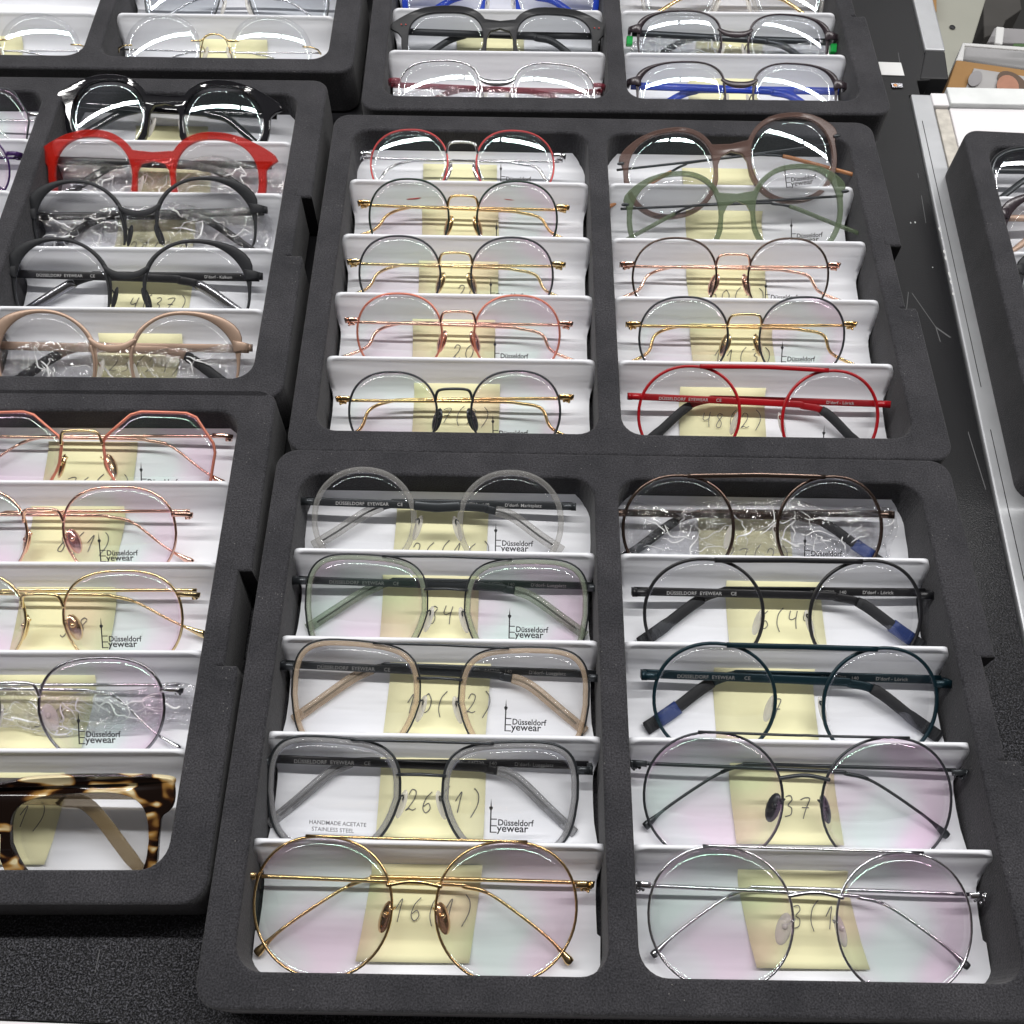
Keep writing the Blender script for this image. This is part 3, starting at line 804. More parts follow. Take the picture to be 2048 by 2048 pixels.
    # nose pads
    if pads:
        pc = padcol or (br if pads == 'metal' else 'silicone')
        for s in (-1, 1):
            yy = -hh*.10
            inn = .0030 if (bridge == 'low' or tray == 'LF') else (.0004 if tray == 'M' and pads == 'metal' else ({'sheet': .0010, 'inlay': -.0004, 'thick': -.0004}.get(style, -.0016)))
            X = s*(Xi+inn)
            Mr = Matrix.Rotation(s*.30, 3, 'Z') @ Matrix.Rotation(s*.72, 3, 'Y')
            g = G(); g.blob((X, yy-.0012, zb-.0062), (.0034, .0068, .0011) if pads == 'metal' else (.0024, .0068, .0012), Mr, 12, 8)
            if pads == 'metal': g.blob((X-s*.0002, yy+.0002, zb-.0046), (.0013, .0013, .0013))
            po = part(g, 'nose_pad', pc)
            g = G()
            g.tube(smooth_pts([(s*(Xi+.0004), yy+.0030, zb-.0014), (s*(Xi-.0012), yy+.0034, zb-.0038), (X-s*.0006, yy, zb-.0056)]), .00042, 6)
            part(g, 'pad_arm', br if style != 'plate' else 'silver', po)
    # end pieces
    ze = Zx(Xo)
    for s in (-1, 1):
        g = G()
        if ends == 'curl':
            g.strip([(s*(Xo-.0006), hingeY, ze+.0004), (s*(Xo+.0030), hingeY+.0002, ze+.0004), (s*(Xo+.0058), hingeY+.0001, ze-.0004)], .0013, .0008)
            g.strip([(s*(Xo+.0056), hingeY-.0003, ze-.0002), (s*(Xo+.0071), hingeY-.0006, ze-.0026), (s*(Xo+.0067), hingeY-.0008, ze-.0052)], .0017, .0013)
            g.blob((s*(Xo+.0022), hingeY-.0024, ze-.0022), (.0008, .0008, .0008)); g.blob((s*(Xo+.0048), hingeY-.0030, ze-.0014), (.0007, .0007, .0007))
            g.box((s*(Xo+.0045)-.0012, hingeY-.0032, ze-.0052), (s*(Xo+.0045)+.0012, hingeY-.0006, ze-.0026))
            g.blob((s*(Xo+.0030), hingeY-.0018, ze-.0030), (.0011, .0011, .0011))
            part(g, 'end_piece', tm)
        elif ends == 'lug':
            g.strip([(s*(Xo-.0012), hingeY, ze+.0007), (s*(Xo+.0040), hingeY, ze+.0007), (s*(Xo+.0090), hingeY-.0006, ze-.0008)], .0012, .0009)
            g.box((s*(Xo+.0062)-.0012, hingeY-.0030, ze-.0056), (s*(Xo+.0062)+.0012, hingeY-.0004, ze-.0008))
            part(g, 'end_piece', tm)
        elif ends == 'block':
            g.box((s*(Xo+.0022)-.0030, hingeY-.0017, ze-.0006), (s*(Xo+.0022)+.0030, hingeY+.0017, ze+.0006))
            g.box((s*(Xo+.0052)-.0012, hingeY-.0019, ze-.0058), (s*(Xo+.0052)+.0012, hingeY+.0019, ze+.0005))
            part(g, 'end_piece', br)
        elif ends == 'pin':
            g.tube([(s*(Xo-.006), hingeY, ze+.0022), (s*(Xo), hingeY, ze+.0016), (s*(Xo+.0042), hingeY-.001, ze-.0005), (s*(Xo+.0056), hingeY-.0026, ze-.0040)], .0006, 6)
            part(g, 'end_piece', br)
        elif ends == 'brow':
            g.strip([(s*(Xo-.0012), hingeY+.0010, ze+.0004), (s*(Xo+.0034), hingeY+.0012, ze+.0004), (s*(Xo+.0072), hingeY+.0008, ze-.0010)], [.0034, .0026, .0019], .0007)
            g.box((s*(Xo+.0070)-.0010, hingeY-.0016, ze-.0060), (s*(Xo+.0070)+.0010, hingeY+.0026, ze-.0006))
            part(g, 'end_piece', rim)
        elif ends == 'stud':
            g.blob((s*(Xo+.0030), hingeY+.0016, ze+.0021), (.0024, .0011, .0007)); part(g, 'rivet', 'gun')
    # temples, folded behind the front
    flat = twidth > .0014
    for s in (-1, 1):
        zz = ze-.0052-(.0034 if s > 0 else 0)+tz
        yy = hingeY-(.0012 if ends == 'curl' else 0)
        tilt = (.0022 if s > 0 else -.0018)
        A = Vector((s*(Xo+.0050), yy, zz)); 
        reach = -s*(Xo*reach_f)
        B = Vector((reach*.55, yy-.0008+tilt*.35, zz-.0006)); C = Vector((reach, yy-.0018+tilt*.4, zz-.0010))
        Dp = Vector((reach-s*.012, yy-.0055, zz)); E = Vector((-s*(Xo-.0115+out_f*.6), yy-.0052-drop*.62, zz*.55-.002)); Fp = Vector((-s*(Xo+out_f), yy-.0060-drop, zz*.28-.0035))
        pts = smooth_pts([A, B, C, Dp, E, Fp], 6)
        k = len(pts); it = int(k*(.47 if style in ('inlay', 'thick') else .58))
        g = G()
        if tip:
            ht = [twidth]*k
            if flat: g.strip(pts[:it+1], twidth, .0006)
            else: g.strip(pts[:it+1], twidth, .0007, round_=True)
            t_ = part(g, 'temple', tm)
            g = G(); m2 = k-it
            wd = [(twidth*1.10+.0004)*(1 if i else .9) for i in range(m2)]
            if tip == 'blade': 
                g = G(); wd = [.0007 if i < m2*.62 else .0007+.0021*(i-m2*.62)/(m2*.38) for i in range(m2)]; wd[-1] *= .75
                g.strip([p_ for p_ in pts[it:]], wd, [w_*.7 for w_ in wd], round_=True); part(g, 'temple_tip', tm, t_)
            elif tip == 'ribbed':
                g.strip(pts[it:], [w_*(1 if i < m2-7 else 1.15) for i, w_ in enumerate(wd)], .0013); 
                for q in range(9):
                    a = pts[-1].lerp(pts[-7], q/9*.9); d_ = (pts[-1]-pts[-7]).normalized(); sd = Vector((-d_.y, d_.x, 0))*(wd[0]*1.12)
                    g.tube([a-sd+Vector((0, 0, .0013)), a+sd+Vector((0, 0, .0013))], .00028, 5)
                part(g, 'temple_tip', 'rubber', t_)
                if s > 0 or rim != 'red':
                    pass
            else:
                g.strip(pts[it:], wd, .0013, round_=True); tp = part(g, 'temple_tip', tip, t_)
                if style in ('inlay', 'thick') :
                    g = G(); g.strip(pts[it:-3], .0005, .0004); part(g, 'core_wire', 'gun', tp)
        else:
            if flat: g.strip(pts, [twidth*(1 if i < k*.8 else .85) for i in range(k)], .0011)
            else: g.strip(pts, twidth, .0008, round_=True)
            t_ = part(g, 'temple', tm)
        if sticker == s:
            g = G(); g.strip([p_+Vector((0, 0, .0001)) for p_ in pts[-8:-3]], twidth*1.2+.0008, .0014); part(g, 'tip_sticker', 'bluefilm', t_)
        if loops:
            d_ = (pts[-1]-pts[-4]).normalized(); c_ = pts[-1]+d_*.0028; sd = Vector((-d_.y, d_.x, 0))
            g = G(); g.tube([c_+d_*(.0030*math.cos(a))+sd*(.0021*math.sin(a)) for a in [2*math.pi*i/14 for i in range(14)]], .00035, 6, True)
            part(g, 'end_loop', 'silver' , t_)
        if prints:
            tx = prints[0] if s < 0 else prints[1]
            if tx:
                t = text_mesh(tx, .0024, .00001, 1.05)
                o = link('temple_print', t, P['wprint'] if prints[2] else P['dimprint'], t_, False)
                x0 = (-Xo+.011) if s < 0 else (Xo-.011-max(v.co.x for v in t.vertices))
                yl = yy-.0009 + (-.0004 if s < 0 else .0002)
                o.location = (x0, yl-.0002, zz+.0010+(.0 if flat else .0003))
    return root, Xl, hw, hh, hingeY, ze

DE = 'DÜSSELDORF  EYEWEAR      CE'
LU = lambda c: (c+'   54□20   140           D\'dorf- Luegplatz')
LO = 'C1   50□22   140           D\'dorf - Lörick'
SLEEVES = []
def sleeve(res, x0, x1, y0, y1, label, seed, zo=-.0050, amp=.0058):
    """crumpled clear film bag pulled over the folded temples: a closed flattened tube"""
    root, Xl, hw, hh, hy, ze = res
    rnd = random.Random(seed); nx, ny = 54, 22; Vv = []; Ff = []
    ph = [(rnd.uniform(90, 520), rnd.uniform(-350, 350), rnd.uniform(0, 6.3), rnd.uniform(.2, 1)) for _ in range(9)]
    def hgt(x, y):
        v = 0
        for a, b, c, w_ in ph: v += w_*(1-abs(math.sin((a*x+b*y)*.5+c)))**2.2
        return v/3.2
    for side in (1, -1):
        for i in range(nx+1):
            for j in range(ny+1):
                u, v = i/nx, j/ny
                x = x0+(x1-x0)*u; y = y0+(y1-y0)*v + .0022*math.sin(u*9+seed)+.0012*math.sin(u*23+seed*2)
                x += .0015*math.sin(v*7+seed)
                edge = (math.sin(math.pi*min(1, max(0, v))))**.5
                z = ze+zo + side*(.0030*edge) + (hgt(x, y)-.5)*amp*edge
                Vv.append(Vector((x, y, z)))
    n1 = (nx+1)*(ny+1)
    for s_, off in ((0, 0), (1, n1)):
        for i in range(nx):
            for j in range(ny):
                a = off+i*(ny+1)+j; b = a+1; c = a+ny+2; d = a+ny+1
                Ff.append((a, b, c, d) if s_ else (a, d, c, b))
    Mw = root.matrix_world
    o = mesh('plastic_sleeve', [Mw @ v for v in Vv], Ff, FILM)
    tag(o, label, 'plastic bag', 'crumpled clear sleeves over folded temples')
    # the film's highlights painted as thin white crease tubes, scattered at random
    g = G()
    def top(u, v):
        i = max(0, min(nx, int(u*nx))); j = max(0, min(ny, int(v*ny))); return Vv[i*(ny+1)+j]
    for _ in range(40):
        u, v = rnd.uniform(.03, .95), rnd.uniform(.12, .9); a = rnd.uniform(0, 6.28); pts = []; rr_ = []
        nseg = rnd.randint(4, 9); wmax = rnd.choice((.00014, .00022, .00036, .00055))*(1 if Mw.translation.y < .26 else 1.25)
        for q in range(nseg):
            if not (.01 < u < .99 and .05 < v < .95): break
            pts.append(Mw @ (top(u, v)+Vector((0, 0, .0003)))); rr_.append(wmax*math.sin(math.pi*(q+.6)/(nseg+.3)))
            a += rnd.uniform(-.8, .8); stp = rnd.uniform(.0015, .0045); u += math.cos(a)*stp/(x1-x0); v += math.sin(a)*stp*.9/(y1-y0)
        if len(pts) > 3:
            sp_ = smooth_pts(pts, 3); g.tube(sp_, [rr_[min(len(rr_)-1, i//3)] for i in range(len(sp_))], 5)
    g.build('crease_glint', P['crease_glint'], o)

# --- nearest tray, left compartment (back to front)
g1 = glasses('F', (622, 833, 935), (916, 1128, 941), 1016, 'round', .985, zc=-0.005, e=58, style='thick', rim='clearacetate', bridge='saddle', br='gun', tm='gun', tip='clearacetate', pads='clear', lens='clear', ends='block', twidth=.0021, prints=(DE, "48□23   140           D'dorf- Marktplatz", 1), logo_on=-.0075, hy=0.32, drop=0.017, reach_f=0.4, out_f=0.0, logo_dy=0.003,
  label='round clear acetate eyeglasses with black bridge, rearmost on the left of the nearest tray')
glasses('F', (606, 856, 1109), (930, 1180, 1117), 1166, 'square', .90, e=58, style='inlay', rim='gun', ring='mint', bridge='double', br='gun', tm='gun', tip='mint', pads='clear', lens='tint', ends='block', bar=(-.008, .0), twidth=.0019, prints=(DE, LU('C3'), 0), rr=.00045, zc=-0.007, hy=0.48, drop=0.018, reach_f=0.42, out_f=-0.001, logo_dy=0.0075,
  label='squarish pale green clear eyeglasses, second from the back on the left of the nearest tray')
glasses('F', (578, 841, 1281), (918, 1181, 1294), 1345, 'square', .90, e=58, style='inlay', rim='gun', ring='champagne', bridge='double', br='gun', tm='gun', tip='champagne', pads='clear', lens='clear', ends='block', bar=(-.008, .0), twidth=.0019, prints=(DE, LU('C2'), 0), rr=.00045, zc=-0.007, hy=0.48, drop=0.02, reach_f=0.42, out_f=-0.001, logo_dy=0.0075,
  label='squarish champagne beige eyeglasses between the pale green and the smoke grey pair')
glasses('F', (530, 800, 1474), (884, 1160, 1484), 1532, 'square', .86, e=60, style='inlay', rim='gun', ring='smokeacetate', bridge='double', br='gun', tm='black', tip='smokeacetate', pads='clear', lens='clear', ends='block', bar=(-.008, .0), twidth=.0019, prints=(DE, LU('C1'), 0), rr=.0006, handmade=True, zc=-0.007, hy=0.5, drop=0.023, reach_f=0.42, out_f=-0.001, logo_dy=0.004,
  label='squarish smoke grey eyeglasses with black metal outline and small print on both lenses')
glasses('F', (502, 784, 1674), (871, 1156, 1684), 1800, 'pilot', .955, e=68, style='wire', rim='gold', bridge='low', tip='blade', bar=(.008, .0008), rr=.00062, lens='tint', logo_on=False, zc=-0.009, hy=0.38, drop=0.025, reach_f=0.3, out_f=-0.002,
  label='large thin gold double-bridge aviator eyeglasses at the front left of the nearest tray')
# --- nearest tray, right compartment
r0 = glasses('F', (1250, 1466, 952), (1555, 1771, 954), 1022, 'round', .98, zc=-0.005, e=57, style='sheet', rim='bronze', bridge=None, br='bronze', tm='bronze', tip='rubber', pads='clear', lens='clear', ends='block', bar=(-.004, .0004), twidth=.0019, logo_on=-.014, padcol='silicone', hy=0.28, drop=0.019, reach_f=0.42, out_f=0.002, logo_dy=0.002, sticker=-1,
  label='round dark rose browline eyeglasses in crumpled film at the back of the nearest tray')
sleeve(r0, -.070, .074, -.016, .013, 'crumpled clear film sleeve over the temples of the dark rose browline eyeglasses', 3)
glasses('F', (1293, 1526, 1119), (1621, 1851, 1122), 1196, 'round', .97, e=55, style='sheet', rim='black', bridge=None, br='black', tm='black', tip='ribbed', pads='clear', lens='clear', ends='block', bar=(-.004, .0004), twidth=.0021, prints=(DE, LO, 1), logo_on=False, zc=-0.007, hy=0.36, drop=0.02, reach_f=0.42, out_f=0.002, sticker=-1,
  label='round black metal browline eyeglasses in front of the film-wrapped pair in the nearest tray')
glasses('F', (1311, 1551, 1288), (1649, 1882, 1297), 1365, 'round', .97, e=56, style='sheet', rim='petrol', bridge=None, br='petrol', tm='petrol', tip='ribbed', pads='clear', lens='clear', ends='block', bar=(-.004, .0004), twidth=.0021, prints=(DE, LO, 0), logo_on=False, zc=-0.007, hy=0.36, drop=0.02, reach_f=0.42, out_f=0.003, sticker=1,
  label='round petrol blue metal browline eyeglasses in the middle of the nearest tray, right side')
glasses('F', (1288, 1569, 1466), (1647, 1911, 1476), 1563, 'round', .965, e=60, style='wire', rim='gun', bridge='low', tm='gun', tip='blade', bar=(.008, .0008), rr=.00062, lens='tint', logo_on=False, zc=-0.007, hy=0.46, drop=0.022, reach_f=0.34, out_f=-0.001,
  label='large round thin black wire eyeglasses with straight top bar, behind the silver pair')
glasses('F', (1297, 1588, 1694), (1674, 1949, 1706), 1812, 'round', .965, e=70, style='wire', rim='silver', bridge='low', tm='silver', tip='blade', bar=(.008, .0008), rr=.00058, lens='tint', logo_on=False, zc=-0.009, padcol='silicone', hy=0.4, drop=0.022, reach_f=0.34, out_f=-0.002,
  label='large round silver wire eyeglasses with top bar, front right of the nearest tray')
# --- middle tray, left compartment
glasses('M', (740, 896, 260), (953, 1108, 262), 326, 'panto', .88, zc=-0.003, e=59, rim='redwire', bridge='arch', br='silver', tm='silver', lens='back', loops=True, logo_on=-.009, rr=.0006, hy=0.36, drop=0.016, reach_f=0.62, out_f=0.014, logo_dy=.0015,
  label='round thin red wire eyeglasses with silver temples, rearmost on the left of the middle tray')
glasses('M', (737, 898, 358), (954, 1115, 363), 419, 'panto', .94, e=48, zc=-.006, rim='greendark', bridge='arch', br='gold', tm='gold', loops=True, logo_on=-.0125, hy=0.4, drop=0.015, reach_f=0.62, out_f=0.015, logo_dy=.0015,
  label='round dark green wire eyeglasses with gold bridge, directly in front of the red wire pair')
glasses('M', (718, 880, 472), (941, 1108, 475), 532, 'panto', .94, e=48, zc=-.006, rim='gun', bridge='arch', br='palegold', tm='palegold', loops=True, logo_on=-.0125, hy=0.36, drop=0.015, reach_f=0.62, out_f=0.013, logo_dy=.0015,
  label='round black wire eyeglasses with pale gold bridge, just behind the copper red wire pair')
glasses('M', (712, 885, 587), (949, 1120, 591), 654, 'panto', .94, e=48, zc=-.006, rim='copper', bridge='arch', br='rosegold', tm='rosegold', loops=True, logo_on=-.0125, hy=0.34, drop=0.015, reach_f=0.62, out_f=0.012, logo_dy=.0015,
  label='round copper red wire eyeglasses with rose gold temples in the middle tray')
glasses('M', (696, 875, 744), (943, 1121, 742), 814, 'panto', .94, e=52, zc=-.008, rim='gun', bridge='arch', br='gun', tm='gold', logo_on=-.0125, hy=0.38, drop=0.018, reach_f=0.62, out_f=0.012, logo_dy=.0015,
  label='round black wire eyeglasses with black bridge and gold temples, front left of the middle tray')
# --- middle tray, right compartment
glasses('M', (1257, 1430, 264), (1497, 1672, 233), 298, 'panto', .95, e=58, zc=0.008, style='plate', rim='brownacetate', bridge=None, br='gun', tm='gun', tip='amber', pads=None, ends='stud', lens='back', brow=.0022, twidth=.0008, logo_on=-.006, hy=0.36, drop=0.018, reach_f=0.4, out_f=0.016, logo_dy=.0015,
  label='round translucent brown eyeglasses lying askew with amber temple tips, behind the olive green pair')
glasses('M', (1263, 1442, 350), (1507, 1684, 335), 400, 'panto', .97, e=50, zc=.003, style='plate', rim='greenacetate', bridge=None, br='gun', tm='gun', tip='greenacetate', pads=None, ends='stud', lens='clear', brow=.0022, twidth=.0008, logo_on=-.004, hy=0.36, drop=0.018, reach_f=0.4, out_f=0.014, logo_dy=.0015,
  label='round translucent olive green eyeglasses whose temple tip rests on the tray wall')
glasses('M', (1266, 1434, 476), (1497, 1660, 477), 539, 'panto', .94, e=48, zc=-.006, rim='bronze', bridge='arch', br='rosegold', tm='rosegold', loops=True, logo_on=-.014, lens='clear', hy=0.36, drop=0.015, reach_f=0.62, out_f=0.013, logo_dy=.0015,
  label='round black and rose gold wire eyeglasses in front of the olive green pair')
glasses('M', (1281, 1455, 594), (1518, 1694, 594), 663, 'panto', .94, e=48, zc=-.006, rim='gun', bridge='arch', br='palegold', tm='gold', logo_on=-.012, hy=0.36, drop=0.017, reach_f=0.62, out_f=0.01, logo_dy=.0015,
  label='round black wire eyeglasses with gold temples directly behind the red browline pair')
glasses('M', (1280, 1479, 733), (1566, 1762, 742), 810, 'round', .97, e=52, zc=-.008, style='sheet', rim='red', bridge=None, br='red', tm='red', tip='ribbed', pads='clear', lens='clear', ends='block', bar=(-.004, .0006), twidth=.0019, prints=(DE, "D'dorf - Lörick", 1), logo_on=-.004, hy=0.34, drop=0.024, reach_f=0.4, out_f=0.0, logo_dy=.0015,
  label='round bright red metal browline eyeglasses with black tips, front right of the middle tray')
# --- farthest central tray
glasses('B', (812, 968, -62), (1034, 1190, -60), -12, 'wide', .77, e=52, zc=-.004, style='plate', rim='blueacetate', bridge=None, tm='blueacetate', pads='clear', hy=.42, ends=None, lens='back', brow=.004, twidth=.0022, logo_on=False,
  label='dark blue acetate eyeglasses cut off by the top edge of the photo')
glasses('B', (814, 968, 24), (1029, 1189, 28), 70, 'wide', .77, e=50, zc=-.004, style='plate', rim='greyacetate', bridge=None, tm='greyacetate', pads=None, hy=.50, ends=None, lens='grey', brow=.0046, twidth=.0022, logo_on=False, dots=True,
  label='charcoal acetate eyeglasses with two small red dots at each corner')
b2 = glasses('B', (796, 962, 122), (1024, 1190, 128), 172, 'wide', .77, e=58, zc=-0.005, style='wire', rim='silver', bridge='curve', tm='winered', pads='clear', hy=.45, lens='back', twidth=.0018, logo_on=False, ends='curl',
  label='silver wire eyeglasses with wine red temples in the farthest tray, left side')
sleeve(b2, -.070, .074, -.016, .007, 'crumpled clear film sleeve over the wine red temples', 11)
glasses('B', (1283, 1437, -66), (1503, 1650, -62), -14, 'wide', .77, e=56, zc=-.004, style='thick', rim='clearacetate', bridge='saddle', br='gold', tm='gold', pads='clear', hy=.42, ends='block', lens='back', twidth=.0014, logo_on=False,
  label='clear eyeglasses with gold bridge cut off by the top edge of the photo')
b4 = glasses('B', (1280, 1441, 24), (1498, 1656, 32), 68, 'wide', .77, e=54, zc=-.004, style='brow', rim='brownplate', bridge='curve', tm='gun', pads='clear', hy=.45, ends='brow', lens='grey', twidth=.0022, logo_on=False, brow=.6,
  label='dark brown metal eyeglasses with a green clip at each hinge, in the farthest tray')
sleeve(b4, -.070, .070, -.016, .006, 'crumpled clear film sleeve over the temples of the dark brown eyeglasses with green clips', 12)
b5 = glasses('B', (1277, 1450, 126), (1509, 1672, 130), 178, 'wide', .77, e=58, zc=-0.005, style='brow', rim='brownplate', bridge='curve', tm='blueacetate', pads='clear', hy=.45, ends='brow', lens='back', twidth=.0024, logo_on=False, prints=(None, "D'dorf - Hafen", 0), brow=.6,
  label='dark violet metal eyeglasses with transparent blue temples at the front right of the farthest tray')
for i, (px, py) in enumerate(((1255, 66), (1668, 88))):
    root, Xl, hw, hh, hy, ze = b4
    s = -1 if i == 0 else 1
    g = G(); g.box((s*(Xl+hw+.0066)-.0022, hy-.0085, ze-.0085), (s*(Xl+hw+.0066)+.0022, hy-.0025, ze-.0030))
    g.build('hinge_clip', P['greenclip'], root, smooth=False, bevel=.0006)
# --- top left tray
glasses('LB', (245, 402, 27), (462, 622, 29), 72, 'round', .86, e=57, zc=-0.005, style='rimless', rim='silver', bridge='rimlessbar', br='palegold', tm='silver', pads='clear', hy=.12, ends='pin', lens='back', twidth=.0007, logo_on=False, 
  label='rimless eyeglasses with thin champagne bridge on the right of the top left tray')
glasses('LB', (285, 440, -66), (500, 655, -64), -14, 'wide', .82, e=55, zc=-.004, style='wire', rim='gun', bridge='arch', br='silver', tm='silver', pads='clear', hy=.40, lens='grey', logo_on=False,
  label='dark wire eyeglasses cut off by the top edge above the rimless pair')
glasses('LB', (-215, -60, 27), (2, 156, 27), 70, 'round', .86, e=57, zc=-0.005, style='rimless', rim='silver', bridge='rimlessbar', br='palegold', tm='silver', pads='clear', hy=.12, ends='pin', lens='back', twidth=.0007, logo_on=False,
  label='rimless eyeglasses cut off by the left edge in the top left corner')
# --- left tray with the red frames
glasses('LM', (137, 296, 160), (367, 529, 172), 210, 'panto', .94, e=60, zc=0.0, style='plate', rim='gloss', bridge=None, tm='gloss', pads='clear', hy=.48, ends=None, lens='back', brow=.0038, twidth=.0024, logo_on=False, prints=(None, "C1   51□21   145", 0),
  label='glossy black acetate eyeglasses behind the bright red pair')
l1 = glasses('LM', (103, 268, 272), (347, 520, 277), 318, 'panto', .96, e=52, zc=-.002, style='plate', rim='redacetate', bridge=None, tm='black', pads='clear', hy=.48, ends=None, lens='clear', brow=.0042, twidth=.0024, logo_on=False,
  label='bright translucent red acetate eyeglasses in the left tray')
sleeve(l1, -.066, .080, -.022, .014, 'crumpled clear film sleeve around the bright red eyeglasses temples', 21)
l2 = glasses('LM', (67, 243, 366), (313, 507, 360), 425, 'round', .97, e=48, zc=-.005, style='brow', rim='matblack', bridge='curve', tm='black', pads='clear', padcol='rubber', hy=.34, ends='brow', lens='clear', twidth=.0024, prints=(DE, "D'dorf - Kalkum", 0), logo_on=-.012,
  label='matt black half-rim eyeglasses in crumpled film, directly in front of the red pair')
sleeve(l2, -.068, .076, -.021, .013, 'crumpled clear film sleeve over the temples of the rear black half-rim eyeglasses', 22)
glasses('LM', (25, 214, 482), (289, 494, 486), 553, 'round', .97, e=50, zc=-.006, style='brow', rim='matblack', bridge='curve', tm='black', pads='clear', padcol='rubber', tip='steel', hy=.34, ends='brow', lens='clear', twidth=.0024, prints=(DE, "D'dorf - Kalkum", 1), logo_on=False,
  label='matt black half-rim eyeglasses without film, behind the matt rose gold pair')
l4 = glasses('LM', (-8, 186, 626), (264, 471, 630), 700, 'round', .97, e=52, zc=-.007, style='brow', rim='rose', bridge='curve', tm='rose', tip='rubber', pads='clear', hy=.34, ends='brow', lens='clear', twidth=.0024, logo_on=-.013,
  label='matt rose gold half-rim eyeglasses in crumpled film at the front of the left middle tray')
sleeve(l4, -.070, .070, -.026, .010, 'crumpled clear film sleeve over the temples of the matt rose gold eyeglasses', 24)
glasses('LM', (-330, -170, 172), (-105, 53, 174), 226, 'hex', .90, e=55, zc=-.004, rim='gun', bridge='arch', br='silver', tm='silver', tip='blade', hy=.30, lens='tint', logo_on=False,
  label='thin black angular eyeglasses with silver hinge at the left picture edge')
glasses('LM', (-370, -205, 262), (-140, 8, 264), 320, 'panto', .90, e=50, zc=-.006, rim='violet', bridge='arch', br='violet', tm='violet', hy=.45, lens='tint', logo_on=False,
  label='dark violet eyeglasses whose hinge shows at the left picture edge')
# --- nearest left tray
glasses('LF', (-92, 130, 823), (206, 426, 823), 885, 'hex', .86, e=58, zc=-0.007, rim='copper', bridge='arch', br='palegold', tm='rosegold', tip='blade', lens='tint', rr=.0008, logo_on=-.008, hy=0.5, drop=0.02, reach_f=0.45, out_f=0.004, ends='lug',
  label='angular copper red wire eyeglasses, rearmost in the nearest left tray')
glasses('LF', (-160, 55, 976), (127, 346, 974), 1045, 'aviator', .90, e=50, zc=-.008, rim='rosegold', bridge='arch', br='rosegold', tm='rosegold', tip='blade', rr=.0007, logo_on=-.009, hy=0.4, drop=0.02, reach_f=0.45, out_f=0.007, logo_dy=0.003, ends='lug',
  label='rose gold wire eyeglasses in front of the angular copper pair')
glasses('LF', (-176, 53, 1143), (128, 358, 1142), 1212, 'aviator', .90, e=52, zc=-.008, rim='palegold', bridge='arch', br='palegold', tm='palegold', tip='blade', rr=.0007, logo_on=-.009, hy=0.5, drop=0.015, reach_f=0.45, out_f=0.01, logo_dy=0.004, ends='lug',
  label='pale gold wire eyeglasses in the middle of the nearest left tray')
lf3 = glasses('LF', (-240, 2, 1317), (80, 321, 1316), 1392, 'aviator', .90, e=56, zc=-0.007, rim='steel', bridge='arch', br='silver', tm='silver', tip='blade', rr=.0007, logo_on=-.009, padcol='silicone', hy=0.36, drop=0.023, reach_f=0.45, out_f=0.006, logo_dy=0.002, ends='lug',
  label='silver wire eyeglasses with film on the temples, behind the tortoiseshell pair')
sleeve(lf3, -.060, .078, -.012, .008, 'crumpled clear film sleeve over the temples of the silver eyeglasses in the nearest left tray', 31)
glasses('LF', (-330, -62, 1578), (22, 298, 1580), 1652, 'square', .80, e=54, zc=-.004, style='plate', rim='tortoise', bridge=None, tm='palehorn', tip=None, pads=None, hy=.72, ends=None, lens='clear', brow=.0085, twidth=.0030, logo_on=False, drop=.036,
  label='chunky dark tortoiseshell eyeglasses at the front of the nearest left tray')
# --- tray on the white cabinet
glasses('R', (1985, 2160, 292), (2220, 2395, 292), 350, 'square', .85, e=62, zc=-.004, style='inlay', rim='matblack', ring='gun', bridge='double', br='gun', tm='gun', pads='clear', hy=.55, lens='clear', twidth=.002, logo_on=False,
  label='black full-rim eyeglasses, rearmost in the tray at the right edge')
glasses('R', (2020, 2200, 388), (2270, 2450, 388), 450, 'panto', .94, e=61, zc=-.005, style='brow', rim='brownplate', bridge='curve', tm='rose', pads='clear', hy=.55, ends='brow', lens='clear', twidth=.002, logo_on=False,
  label='black brown half-rim eyeglasses, second from the back in the tray at the right edge')
glasses('R', (2052, 2232, 500), (2310, 2490, 500), 560, 'panto', .94, e=61, zc=-.005, style='brow', rim='matblack', bridge='curve', tm='black', pads='clear', hy=.55, ends='brow', lens='clear', twidth=.002, logo_on=False,
  label='black half-rim eyeglasses of which only the hinge shows, at the right edge')
glasses('R', (2062, 2250, 610), (2330, 2510, 610), 668, 'panto', .94, e=61, zc=-.005, rim='gold', bridge='arch', tm='gold', hy=.50, lens='clear', logo_on=False, twidth=.0016,
  label='gold eyeglasses of which only the hinge shows, at the right edge')

